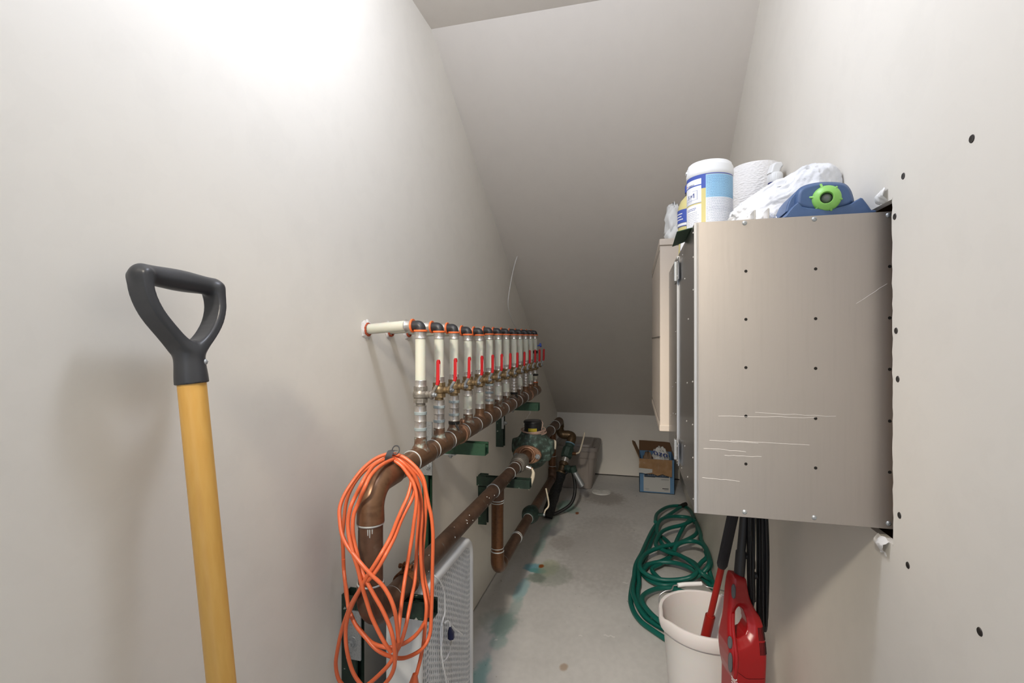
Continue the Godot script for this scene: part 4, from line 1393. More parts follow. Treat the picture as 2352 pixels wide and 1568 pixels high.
func back_things() -> void:
	# lidded storage bin
	var t := thing("storage_bin", "grey plastic storage bin with matching lid in the back corner", "bin", P(-0.505, 0, 4.38))
	var rows := []
	for q in [[0.0, 0.135, 0.175, 0.03], [0.004, 0.142, 0.182, 0.035], [0.275, 0.175, 0.212, 0.04], [0.276, 0.183, 0.219, 0.04], [0.340, 0.190, 0.226, 0.042], [0.342, 0.186, 0.222, 0.042]]:
		rows.append(rloop(-0.505, 4.385, q[0], q[1], q[2], q[3]))
	var b := MB.new()
	for i in rows.size() - 1:
		b.grid([rows[i], rows[i + 1]], true, P(-0.505, 0.2, 4.385))
	cap_loop(b, rows[0], Vector3.DOWN)
	obj(b, "body", M.bin, t)
	for x in [-0.60, -0.42]:
		var rb := MB.new().box(P(x - 0.035, 0.006, 4.205), P(x + 0.035, 0.27, 4.20), 0.002)
		for i in rb.V.size():
			rb.V[i].z += 0.0 + (rb.V[i].y - 0.0) * 0.125
		obj(rb, "rib", M.bin, t)
	rows = []
	for q in [[0.336, 0.192, 0.228, 0.045], [0.336, 0.202, 0.238, 0.048], [0.362, 0.202, 0.238, 0.048], [0.368, 0.196, 0.232, 0.045], [0.368, 0.165, 0.200, 0.04], [0.360, 0.158, 0.193, 0.04], [0.360, 0.150, 0.185, 0.04], [0.382, 0.140, 0.175, 0.04], [0.386, 0.120, 0.155, 0.03]]:
		rows.append(rloop(-0.505, 4.385, q[0], q[1], q[2], q[3]))
	b = MB.new()
	for i in rows.size() - 1:
		b.grid([rows[i], rows[i + 1]], true, P(-0.505, 0.30, 4.385))
	cap_loop(b, rows[-1], Vector3.UP)
	var lid := obj(b, "lid", M.bin_lid, t)
	for x in [-0.335, -0.675]:
		obj(MB.new().at(P(x, 0, 4.185)).cyl(0.006, 0.3685, 0.3695, 12), "lid_hole", M.hole, lid)

	# floor drain cover
	t = thing("floor_drain", "round white drain cover set in the concrete floor", "drain", P(-0.275, 0, 4.15))
	obj(MB.new().at(P(-0.275, 0, 4.15)).lathe([Vector2(0.080, 0.0), Vector2(0.078, 0.006), Vector2(0.070, 0.009), Vector2(0.0, 0.010)], 36), "cover", M.drain, t)
	for k in 6:
		var a := TAU * k / 6 + 0.3
		var o := P(-0.275, 0.0105, 4.15) + Vector3(cos(a), 0, sin(a)) * 0.042
		var rb := MB.new()
		rb.xf = Transform3D(Basis(Vector3.UP, -a), o)
		rb.box(Vector3(-0.026, -0.001, -0.0025), Vector3(0.026, 0.0012, 0.0025), 0.0008)
		obj(rb, "rib", M.drain, t)

	# open carton
	var x0 := 0.038
	var x1 := 0.322
	var d0 := 4.235
	var d1 := 4.56
	var H := 0.285
	t = thing("cardboard_box", "open blue and white carton with torn brown flaps by the back wall", "box", P(0.18, 0, 4.4))
	b = MB.new()
	b.box(P(x0, 0.0, d0), P(x1, 0.004, d1))
	b.box(P(x0, 0.0, d0), P(x1, H, d0 + 0.004))
	b.box(P(x0, 0.0, d1 - 0.004), P(x1, H, d1))
	b.box(P(x0, 0.0, d0), P(x0 + 0.004, H, d1))
	b.box(P(x1 - 0.004, 0.0, d0), P(x1, H, d1))
	var body := obj(b, "body", M.box_blue, t, "blue printed carton sides")
	obj(MB.new().box(P(x0 + 0.034, 0.012, d0 - 0.0008), P(x1 - 0.036, 0.150, d0 + 0.001)), "label", M.box_white, body, "white label panel")
	obj(MB.new().box(P(x0 + 0.040, 0.135, d0 - 0.0014), P(x1 - 0.045, 0.175, d0 + 0.001)), "label_band", M.box_navy, body)
	obj(MB.new().box(P(x0 + 0.040, 0.1325, d0 - 0.0018), P(x0 + 0.128, 0.137, d0)), "print", M.ink, body)
	obj(MB.new().words("LITE-BLUE", 0.032, func(p: Vector3): return [P(0.5 * (x0 + x1) + p.x, 0.158 + p.y, d0 - 0.0017), Vector3.BACK], true), "print", M.ink_soft, body)
	for q in [[x1 - 0.048, 0.040, 0.050, 0.006, M.ink], [x1 - 0.048, 0.029, 0.036, 0.004, M.ink_soft], [x1 - 0.046, 0.120, 0.062, 0.003, M.ink_soft], [x1 - 0.046, 0.113, 0.062, 0.003, M.ink_soft], [x0 + 0.078, 0.034, 0.034, 0.002, M.ink_soft], [x0 + 0.078, 0.027, 0.028, 0.002, M.ink_soft]]:
		obj(MB.new().box(P(q[0] - q[2], q[1], d0 - 0.0013), P(q[0], q[1] + q[3], d0)), "print", q[4], body)
	# flaps: front folded down, left and back standing up, right leaning out
	obj(flap([P(x0 - 0.002, H, d0), P(x1 - 0.02, H, d0)], Vector3(-0.004, -0.115, 0.030), [0.95, 1.0, 1.03, 1.0, 1.12, 1.0, 1.1, 1.16]), "flap", M.cardboard, t, "torn brown front flap folded down")
	obj(flap([P(x0, H, d0 + 0.01), P(x0, H, d1 - 0.02)], Vector3(-0.055, 0.120, 0.0), [1.0, 1.1, 1.0, 0.8, 0.7]), "flap", M.cardboard, t, "brown side flap standing up")
	obj(flap([P(x0, H, d1), P(x1, H, d1)], Vector3(0.0, 0.085, -0.03), [1.0, 1.0, 0.98, 0.96, 0.95, 0.9]), "flap", M.cardboard_in, t, "dark brown back flap standing up")
	obj(flap([P(x1, H, d0 + 0.01), P(x1, H, d1 - 0.02)], Vector3(0.055, 0.035, 0.0), [0.9, 1.0, 0.95, 1.0]), "flap", M.cardboard, t, "brown side flap leaning out")
	obj(flap([P(x0 - 0.004, 0.212, d0 - 0.030), P(x0 + 0.105, 0.208, d0 - 0.030)], Vector3(-0.002, -0.038, 0.010), [1.0, 0.95, 1.08, 0.9, 0.7]), "torn_liner", M.box_white, t, "white torn paper on the front flap")
	# crumpled paper sacks inside
	var bag := thing("paper_sack", "crumpled white sack with blue letters stuffed in the carton", "sack", P(0.2, 0.06, 4.42))
	obj(crumple(P(0.215, 0.215, 4.45), Vector3(0.078, 0.125, 0.07), 0.30, 91, 24, 40), "sack", M.tissue, bag)
	obj(MB.new().words("OZO", 0.062, func(p: Vector3): return [P(0.215, 0.303, 4.335) + Vector3(p.x, p.y * 0.5 - p.x * 0.22, -p.y * 0.8 - absf(p.x) * 0.55), Vector3(0, 0.8, 0.6)], true), "print", M.ink_blue, bag)
	var k2 := thing("paper_sack", "torn brown paper sack in the left front of the carton", "sack", P(0.12, 0.01, 4.35))
	obj(crumple(P(0.110, 0.20, 4.335), Vector3(0.048, 0.118, 0.06), 0.35, 92, 20, 30), "sack", M.kraft, k2)

func flap(hinge: Array, along: Vector3, prof: Array) -> MB:
	var b := MB.new()
	var n := prof.size()
	var top := []
	var th := along.cross(hinge[1] - hinge[0]).normalized() * 0.0018
	for side in [-1, 1]:
		for i in n - 1:
			var a: Vector3 = hinge[0].lerp(hinge[1], float(i) / (n - 1)) + th * side
			var c: Vector3 = hinge[0].lerp(hinge[1], float(i + 1) / (n - 1)) + th * side
			b.flat(a, c, c + along * float(prof[i + 1]), a + along * float(prof[i]), th * side)
	for i in n - 1:
		var a: Vector3 = hinge[0].lerp(hinge[1], float(i) / (n - 1)) + along * float(prof[i])
		var c: Vector3 = hinge[0].lerp(hinge[1], float(i + 1) / (n - 1)) + along * float(prof[i + 1])
		b.flat(a - th, c - th, c + th, a + th, along)
	for i in [0, 1]:
		var a: Vector3 = hinge[i]
		var c: Vector3 = hinge[i] + along * float(prof[0 if i == 0 else n - 1])
		b.flat(a - th, c - th, c + th, a + th, (hinge[i] - hinge[1 - i]))
	return b

# a crumpled closed bag: an ellipsoid with creased noise
func crumple(c: Vector3, r: Vector3, amount: float, seed_: int, nv := 28, nu := 44, shape: Variant = null, freq := 0.9) -> MB:
	var n := FastNoiseLite.new()
	n.seed = seed_
	n.noise_type = FastNoiseLite.TYPE_SIMPLEX
	n.fractal_type = FastNoiseLite.FRACTAL_RIDGED
	n.fractal_octaves = 3
	n.frequency = freq
	n.domain_warp_enabled = true
	n.domain_warp_amplitude = 0.6
	n.domain_warp_frequency = 0.8
	var rows := []
	for i in nv + 1:
		var th := PI * (float(i) / nv)
		var line := PackedVector3Array()
		for j in nu:
			var ph := TAU * j / nu
			var d := Vector3(sin(th) * cos(ph), cos(th), sin(th) * sin(ph))
			var k := 1.0 + amount * (n.get_noise_3dv(d * 1.5) - 0.35)
			var p := Vector3(d.x * r.x, d.y * r.y, d.z * r.z) * k
			if shape != null:
				p = shape.call(p)
			line.append(c + p)
		rows.append(line)
	return MB.new().grid(rows, true, c)

# ---------------------------------------------------------------- box fan under the lower pipe
func fan_loop(x: float, inset: float, r: float) -> PackedVector3Array:
	var out := PackedVector3Array()
	var c := Vector2(1.372, 0.325)
	var h := Vector2(0.216 - inset, 0.288 - inset)
	for q in 4:
		var s: Vector2 = [Vector2(1, 1), Vector2(-1, 1), Vector2(-1, -1), Vector2(1, -1)][q]
		for k in 9:
			var a := PI / 2 * (q + k / 8.0)
			out.append(P(x, c.y + s.y * (h.y - r) + sin(a) * r, c.x + s.x * (h.x - r) + cos(a) * r))
	return out

func box_fan() -> void:
	var t := thing("box_fan", "white box fan with pierced face standing on the floor under the lower pipe", "fan", P(-0.59, 0, 1.37))
	var c := P(-0.59, 0.325, 1.372)
	var b := MB.new()
	b.grid([fan_loop(-0.640, 0.006, 0.05), fan_loop(-0.636, 0.0, 0.055), fan_loop(-0.562, 0.0, 0.055)], true, c)
	b.grid([fan_loop(-0.636, 0.020, 0.04), fan_loop(-0.562, 0.016, 0.05)], true)
	b.grid([fan_loop(-0.640, 0.006, 0.05), fan_loop(-0.640, 0.020, 0.04)], true)
	obj(b, "housing", M.fan_white, t)
	b = MB.new()
	b.grid([fan_loop(-0.562, -0.001, 0.06), fan_loop(-0.548, 0.0, 0.062), fan_loop(-0.541, 0.004, 0.062), fan_loop(-0.538, 0.012, 0.058), fan_loop(-0.541, 0.022, 0.052), fan_loop(-0.548, 0.026, 0.05)], true, c)
	obj(b, "face_rim", M.fan_white, t)
	# pierced face: upright bars joined by staggered bridges
	b = MB.new()
	var dp := 0.0135
	var yp := 0.0170
	var n := int(0.384 / dp)
	for i in n + 1:
		var d := 1.372 - 0.192 + i * dp
		var e := maxf(0.0, 0.045 - minf(d - 1.18, 1.564 - d))
		var cut := 0.045 - sqrt(maxf(0.0, 0.045 * 0.045 - e * e))
		b.box(P(-0.550, 0.325 - 0.264 + cut, d - 0.0021), P(-0.5440, 0.325 + 0.264 - cut, d + 0.0021))
		if i < n:
			var y := 0.325 - 0.262 + cut + (yp * 0.5 if i % 2 else 0.0)
			while y < 0.325 + 0.262 - cut:
				b.box(P(-0.550, y - 0.0030, d), P(-0.5443, y + 0.0030, d + dp))
				y += yp
	obj(b, "grille", M.fan_white, t).set_meta("kind", "stuff")
	b = MB.new()
	b.grid([fan_loop(-0.634, 0.016, 0.04), fan_loop(-0.634, 0.212, 0.002)], true)
	obj(b, "back_panel", M.fan_inside, t)
	var hb := MB.new()
	hb.xf = turned(Vector3(1, 0, 0), P(-0.632, 0.325, 1.372))
	hb.lathe([Vector2(0, 0), Vector2(0.05, 0), Vector2(0.05, 0.05), Vector2(0.03, 0.062), Vector2(0, 0.062)], 24)
	obj(hb, "motor", M.grey_rubber, t)
	for d in [1.22, 1.52]:
		obj(MB.new().box(P(-0.655, 0.0, d - 0.02), P(-0.53, 0.040, d + 0.02), 0.006), "foot", M.fan_white, t)
	# its cord and plug, looped over the face
	var w := "cord"
	obj(MB.new().tube(spl([P(-0.545, 0.626, 1.25), P(-0.536, 0.613, 1.26), P(-0.534, 0.583, 1.287), P(-0.534, 0.552, 1.305), P(-0.534, 0.518, 1.311), P(-0.534, 0.487, 1.31), P(-0.534, 0.472, 1.29), P(-0.534, 0.447, 1.278), P(-0.534, 0.405, 1.28), P(-0.534, 0.363, 1.29), P(-0.534, 0.312, 1.311), P(-0.534, 0.258, 1.345), P(-0.534, 0.195, 1.388), P(-0.534, 0.155, 1.416)], 5), 0.0024, 8), w, M.white_plastic, t)
	obj(MB.new().tube(spl([P(-0.53, 0.471, 1.28), P(-0.53, 0.443, 1.282), P(-0.53, 0.404, 1.275), P(-0.53, 0.358, 1.285), P(-0.53, 0.322, 1.3), P(-0.532, 0.277, 1.318)], 5), 0.0024, 8), w, M.white_plastic, t)
	obj(MB.new().tube(spl([P(-0.533, 0.46, 1.306), P(-0.531, 0.462, 1.313), P(-0.529, 0.457, 1.325), P(-0.528, 0.446, 1.333), P(-0.527, 0.436, 1.334)], 5), 0.0024, 8), w, M.white_plastic, t)
	obj(MB.new().tube(spl([P(-0.534, 0.432, 1.354), P(-0.534, 0.399, 1.388), P(-0.534, 0.369, 1.423), P(-0.536, 0.335, 1.464)], 5), 0.0020, 8), w, M.white_plastic, t)
	obj(MB.new().tube(spl([P(-0.535, 0.36, 1.361), P(-0.535, 0.349, 1.345), P(-0.535, 0.346, 1.323), P(-0.535, 0.353, 1.304)], 5), 0.0020, 8), w, M.white_plastic, t)
	var pl := MB.new()
	var pp := [P(-0.527, 0.436, 1.334), P(-0.527, 0.426, 1.336), P(-0.527, 0.414, 1.341), P(-0.527, 0.397, 1.342)]
	pl.tube(pp, [0.0028, 0.0065, 0.0100, 0.0102], 6)
	var plug := obj(pl, "plug", M.navy, t, "navy blue mains plug")
	for s in [-1, 1]:
		var q: Vector3 = pp[3] + Vector3(0, 0, s * 0.005)
		obj(MB.new().box(q + Vector3(-0.001, -0.018, -0.001), q + Vector3(0.001, 0.002, 0.001)), "prong", M.steel, plug)

# ---------------------------------------------------------------- extension cord hung over the header
func extension_cord() -> void:
	var t := thing("extension_cord", "orange extension cord hung in long loops over the copper header", "cord", P(PX, 0.42, 1.05))
	var R := 0.0043
	var runs := [
		[P(-0.563, 1.002, 1.065), P(-0.582, 1.002, 1.06), P(-0.603, 0.994, 1.04), P(-0.617, 0.977, 1.01), P(-0.632, 0.95, 0.99), P(-0.64, 0.925, 0.97), P(-0.638, 0.903, 0.95), P(-0.624, 0.884, 0.93), P(-0.609, 0.862, 0.915), P(-0.591, 0.845, 0.905), P(-0.57, 0.828, 0.9), P(-0.547, 0.811, 0.895), P(-0.526, 0.793, 0.895), P(-0.505, 0.773, 0.9), P(-0.487, 0.749, 0.9), P(-0.476, 0.722, 0.9), P(-0.476, 0.685, 0.91), P(-0.476, 0.652, 0.915)],
		[P(-0.568, 0.996, 1.07), P(-0.592, 0.993, 1.075), P(-0.614, 0.978, 1.06), P(-0.641, 0.957, 1.05), P(-0.661, 0.927, 1.04), P(-0.676, 0.889, 1.035), P(-0.68, 0.843, 1.03), P(-0.684, 0.804, 1.03), P(-0.682, 0.766, 1.03), P(-0.681, 0.733, 1.03), P(-0.671, 0.709, 1.02), P(-0.661, 0.681, 1.01), P(-0.641, 0.662, 0.99), P(-0.617, 0.645, 0.97), P(-0.582, 0.635, 0.95), P(-0.55, 0.627, 0.935), P(-0.52, 0.625, 0.93), P(-0.504, 0.623, 0.935), P(-0.483, 0.625, 0.95), P(-0.473, 0.623, 0.98), P(-0.475, 0.617, 1.02), P(-0.481, 0.614, 1.06)],
		[P(-0.558, 0.996, 1.055), P(-0.576, 0.994, 1.05), P(-0.58, 0.991, 1), P(-0.57, 0.983, 0.95), P(-0.572, 0.966, 0.93), P(-0.586, 0.94, 0.93), P(-0.591, 0.92, 0.92), P(-0.594, 0.893, 0.915), P(-0.59, 0.869, 0.91), P(-0.581, 0.846, 0.905), P(-0.57, 0.824, 0.9), P(-0.561, 0.8, 0.9), P(-0.552, 0.767, 0.9), P(-0.545, 0.735, 0.905), P(-0.533, 0.703, 0.905), P(-0.517, 0.674, 0.905), P(-0.501, 0.65, 0.905), P(-0.49, 0.63, 0.91)],
		[P(-0.559, 0.994, 1.05), P(-0.559, 0.994, 1), P(-0.553, 0.987, 0.94), P(-0.555, 0.964, 0.915), P(-0.575, 0.929, 0.925), P(-0.583, 0.906, 0.92), P(-0.583, 0.88, 0.915), P(-0.58, 0.851, 0.915), P(-0.569, 0.825, 0.91), P(-0.562, 0.799, 0.91), P(-0.547, 0.779, 0.905), P(-0.525, 0.752, 0.9), P(-0.505, 0.723, 0.9), P(-0.489, 0.693, 0.9), P(-0.481, 0.669, 0.9), P(-0.479, 0.638, 0.905), P(-0.482, 0.606, 0.91), P(-0.493, 0.578, 0.915), P(-0.514, 0.55, 0.92), P(-0.536, 0.531, 0.925)],
		[P(-0.56, 1.003, 1.06), P(-0.539, 0.998, 1.06), P(-0.516, 0.984, 1.06), P(-0.497, 0.966, 1.06), P(-0.485, 0.946, 1.06), P(-0.479, 0.918, 1.06), P(-0.473, 0.89, 1.06), P(-0.466, 0.862, 1.06), P(-0.462, 0.824, 1.06), P(-0.462, 0.786, 1.06), P(-0.463, 0.745, 1.06), P(-0.464, 0.681, 1.06), P(-0.464, 0.627, 1.055), P(-0.464, 0.596, 1.05), P(-0.468, 0.577, 1.04), P(-0.473, 0.571, 1.02), P(-0.484, 0.574, 0.99), P(-0.492, 0.586, 0.96), P(-0.508, 0.6, 0.94), P(-0.535, 0.617, 0.93), P(-0.563, 0.634, 0.935), P(-0.593, 0.65, 0.945), P(-0.613, 0.668, 0.955), P(-0.623, 0.682, 0.96), P(-0.643, 0.7, 0.985), P(-0.671, 0.706, 1.02), P(-0.679, 0.728, 1.028), P(-0.68, 0.751, 1.028)],
		[P(-0.56, 0.997, 1.06), P(-0.537, 0.983, 1.06), P(-0.519, 0.963, 1.065), P(-0.508, 0.942, 1.07), P(-0.502, 0.911, 1.075), P(-0.498, 0.883, 1.075), P(-0.495, 0.846, 1.07), P(-0.498, 0.807, 1.07), P(-0.498, 0.768, 1.07), P(-0.496, 0.736, 1.07), P(-0.493, 0.701, 1.07), P(-0.482, 0.673, 1.06), P(-0.474, 0.651, 1.05), P(-0.475, 0.612, 1.045), P(-0.477, 0.573, 1.04), P(-0.48, 0.542, 1.03), P(-0.483, 0.52, 1.02), P(-0.484, 0.508, 1.01)],
		[P(-0.559, 0.992, 1.05), P(-0.538, 0.979, 1.05), P(-0.522, 0.961, 1.05), P(-0.507, 0.94, 1.05), P(-0.497, 0.912, 1.045), P(-0.496, 0.885, 1.04), P(-0.498, 0.858, 1.035), P(-0.501, 0.822, 1.03), P(-0.503, 0.789, 1.02), P(-0.504, 0.762, 1.01), P(-0.497, 0.742, 0.985), P(-0.495, 0.714, 0.97), P(-0.492, 0.687, 0.955), P(-0.488, 0.661, 0.94), P(-0.484, 0.635, 0.925), P(-0.486, 0.611, 0.92)],
		[P(-0.553, 0.993, 1.05), P(-0.54, 0.979, 1.055), P(-0.529, 0.962, 1.06), P(-0.52, 0.949, 1.06), P(-0.516, 0.936, 1.055), P(-0.517, 0.911, 1.04), P(-0.521, 0.889, 1.02), P(-0.518, 0.873, 0.99), P(-0.507, 0.857, 0.94), P(-0.511, 0.835, 0.91), P(-0.524, 0.81, 0.9), P(-0.54, 0.786, 0.9), P(-0.558, 0.757, 0.905), P(-0.583, 0.719, 0.92), P(-0.6, 0.689, 0.93), P(-0.611, 0.659, 0.935), P(-0.613, 0.632, 0.935), P(-0.607, 0.606, 0.93), P(-0.599, 0.576, 0.93), P(-0.588, 0.553, 0.93), P(-0.57, 0.534, 0.93), P(-0.554, 0.526, 0.93), P(-0.539, 0.526, 0.93)],
		[P(-0.556, 0.993, 1.055), P(-0.54, 0.978, 1.06), P(-0.528, 0.961, 1.065), P(-0.521, 0.939, 1.07), P(-0.513, 0.919, 1.065), P(-0.511, 0.903, 1.05), P(-0.517, 0.881, 1.03), P(-0.515, 0.866, 1), P(-0.503, 0.853, 0.95), P(-0.503, 0.833, 0.915), P(-0.515, 0.808, 0.905), P(-0.529, 0.787, 0.9), P(-0.554, 0.762, 0.91), P(-0.584, 0.726, 0.93), P(-0.609, 0.69, 0.945), P(-0.622, 0.663, 0.95), P(-0.634, 0.635, 0.955), P(-0.641, 0.609, 0.955), P(-0.647, 0.581, 0.955), P(-0.651, 0.555, 0.955), P(-0.649, 0.533, 0.955), P(-0.642, 0.515, 0.955), P(-0.626, 0.501, 0.955)],
		[P(-0.558, 0.996, 1.06), P(-0.534, 0.982, 1.065), P(-0.516, 0.966, 1.07), P(-0.502, 0.95, 1.075), P(-0.493, 0.926, 1.08), P(-0.492, 0.899, 1.085), P(-0.492, 0.86, 1.085), P(-0.496, 0.801, 1.085), P(-0.5, 0.762, 1.085), P(-0.5, 0.729, 1.085), P(-0.491, 0.697, 1.08), P(-0.482, 0.671, 1.075), P(-0.477, 0.646, 1.07), P(-0.475, 0.62, 1.065)],
		[P(-0.558, 0.995, 1.06), P(-0.534, 0.98, 1.065), P(-0.521, 0.955, 1.075), P(-0.513, 0.919, 1.08), P(-0.507, 0.89, 1.08), P(-0.507, 0.861, 1.08), P(-0.509, 0.804, 1.075), P(-0.509, 0.767, 1.07), P(-0.506, 0.74, 1.06), P(-0.499, 0.715, 1.04), P(-0.491, 0.699, 1.01), P(-0.484, 0.68, 0.98), P(-0.482, 0.656, 0.96), P(-0.482, 0.636, 0.94), P(-0.49, 0.616, 0.93), P(-0.502, 0.595, 0.925), P(-0.521, 0.573, 0.925), P(-0.542, 0.552, 0.925), P(-0.559, 0.537, 0.925)]]
	for r in runs:
		obj(MB.new().tube(spl(r, 6), R, 12), "cord", M.orange_cord, t)
	var pe: Vector3 = runs[5][-1]
	obj(MB.new().tube([pe + Vector3(0, 0.012, 0), pe + Vector3(-0.002, -0.008, 0.001), pe + Vector3(-0.004, -0.03, 0.002), pe + Vector3(-0.006, -0.06, 0.003)], [0.0055, 0.011, 0.015, 0.015], 16), "plug", M.orange_cord, t, "orange moulded plug end")
	# black strap with ring that ties the bundle
	var sp := [P(-0.556, 1.015, 1.05), P(-0.563, 1.014, 1.045), P(-0.565, 1.004, 1.038), P(-0.568, 0.993, 1.04), P(-0.563, 0.989, 1.045)]
	var side := P(0.0062, -0.001, 0.004)
	var strap := obj(thick_strip(spl(sp, 5), side, 0.0016), "strap", M.strap, t, "black hook and loop strap")
	var rg := MB.new()
	rg.xf = Transform3D(Basis(Vector3(1, 0, 0.2).normalized(), Vector3(0.12, 0.35, 0.93).normalized(), Vector3(0, 0.9, -0.4).normalized()), sp[0] + Vector3(0.003, 0.001, 0.0))
	rg.torus(0.0105, 0.0016, 24, 8)
	obj(rg, "ring", M.strap, strap)

func thick_strip(path: Array, side: Vector3, th: float) -> MB:
	var b := MB.new()
	var n := path.size()
	var loops := []
	for i in n:
		var d: Vector3 = (path[mini(i + 1, n - 1)] - path[maxi(i - 1, 0)]).normalized()
		var up := d.cross(side).normalized() * th
		var p: Vector3 = path[i]
		loops.append([p - side - up, p + side - up, p + side + up, p - side + up])
	for i in n - 1:
		for k in 4:
			var j := (k + 1) % 4
			var c: Vector3 = (path[i] + path[i + 1]) * 0.5
			b.flat(loops[i][k], loops[i][j], loops[i + 1][j], loops[i + 1][k], (loops[i][k] + loops[i + 1][j]) * 0.5 - c)
	return b

# ---------------------------------------------------------------- shovel leaning on the left wall
func seg2(p: Vector2, a: Vector2, b: Vector2) -> float:
	var d := b - a
	var t := clampf((p - a).dot(d) / d.length_squared(), 0.0, 1.0)
	return (p - a - d * t).length()

func shovel() -> void:
	var foot := P(-0.525, 0.0, 0.612)
	var t := thing("shovel", "yellow shaft with black D-shaped grip leaning on the left wall", "shovel", foot)
	var s0 := P(-0.648, 1.212, 0.588)
	var up := (s0 - P(-0.600, 0.763, 0.595)).normalized()
	# local frame: x along depth, y up the shaft, z out from the wall
	var zl := Vector3(1, 0, 0)
	zl = (zl - up * zl.dot(up)).normalized()
	var xl := up.cross(zl).normalized()
	if xl.z > 0.0:
		xl = -xl
	var loopp := []
	for q in [[0.003, 0.046], [-0.013, 0.056], [-0.032, 0.078], [-0.052, 0.105], [-0.0625, 0.132], [-0.0635, 0.156]]:
		loopp.append(Vector2(q[0], q[1]))
	var right := []
	for q in [[0.003, 0.046], [0.015, 0.056], [0.032, 0.072], [0.048, 0.094], [0.0565, 0.120], [0.0560, 0.148]]:
		right.append(Vector2(q[0], q[1]))
	var lp := []
	var rp := []
	for k in loopp.size():
		lp.append(Vector3(loopp[k].x, loopp[k].y, 0))
		rp.append(Vector3(right[k].x, right[k].y, 0))
	lp = spl(lp, 3)
	rp = spl(rp, 3)
	var f := func(p: Vector3) -> float:
		var p2 := Vector2(p.x, p.y)
		var dl := 1.0
		for path in [lp, rp]:
			for i in path.size() - 1:
				dl = minf(dl, seg2(p2, Vector2(path[i].x, path[i].y), Vector2(path[i + 1].x, path[i + 1].y)))
		var hz := 0.0165
		var q := Vector2(maxf(dl - 0.0030, 0.0), maxf(absf(p.z) - hz + 0.003, 0.0))
		var strap := q.length() - 0.0042
		var a := Vector3(-0.061, 0.1595, 0)
		var b := Vector3(0.0545, 0.1515, 0)
		var d := b - a
		var h := clampf((p - a).dot(d) / d.length_squared(), 0.0, 1.0)
		var grip := (p - a - d * h).length() - (0.0150 - 0.0012 * cos(h * TAU))
		var cy := clampf(p.y, -0.001, 0.046)
		var sock := Vector3(p.x, p.y - cy, p.z).length() - 0.0225 + 0.003 * smoothstep(0.0, 0.05, p.y)
		sock = maxf(sock, -p.y - 0.001)
		var m := minf(minf(strap, grip), sock)
		return -log(exp(-(strap - m) * 230.0) + exp(-(grip - m) * 230.0) + exp(-(sock - m) * 150.0)) / 230.0 + m
	var hb := MB.new()
	hb.xf = Transform3D(Basis(xl, up, zl), s0)
	hb.sdf(f, Vector3(-0.082, -0.010, -0.030), Vector3(0.078, 0.186, 0.030), 0.0026)
	obj(hb, "grip", M.shovel_black, t, "black plastic D-grip")
	var c := s0 + up * 0.030
	var sb := MB.new()
	var sd := (zl * 0.86 - xl * -0.5).normalized()
	sb.xf = turned(sd, c + sd * 0.0195)
	sb.lathe([Vector2(0, 0.0042), Vector2(0.0012, 0.0042), Vector2(0.0030, 0.0036), Vector2(0.0046, 0.0018), Vector2(0.0046, 0.0)], 16)
	sb.box(Vector3(-0.0030, 0.0040, -0.0005), Vector3(0.0030, 0.0045, 0.0005))
	obj(sb, "screw", M.zinc, t)
	var lo := foot + (s0 - foot) * 0.20
	obj(MB.new().tube([s0 + up * 0.02, s0.lerp(lo, 0.33), s0.lerp(lo, 0.66), lo], 0.0192, 28), "shaft", M.yellow_shaft, t)
	# blade, below the frame of the photograph
	var rows := []
	for i in 9:
		var v := i / 8.0
		var line := PackedVector3Array()
		var hw := lerpf(0.07, 0.11, smoothstep(0.0, 0.25, v)) * (1.0 - 0.75 * smoothstep(0.55, 1.0, v))
		for j in 9:
			var u := j / 4.0 - 1.0
			line.append(foot + Vector3(-0.012 - 0.022 * u * u, 0.005 + (1.0 - v) * 0.29, u * hw))
		rows.append(line)
	obj(MB.new().grid(rows), "blade", M.zinc, t)
	obj(MB.new().tube([lo + up * 0.06, lo, foot + Vector3(-0.012, 0.20, 0)], [0.022, 0.023, 0.012], 16), "socket", M.zinc, t)

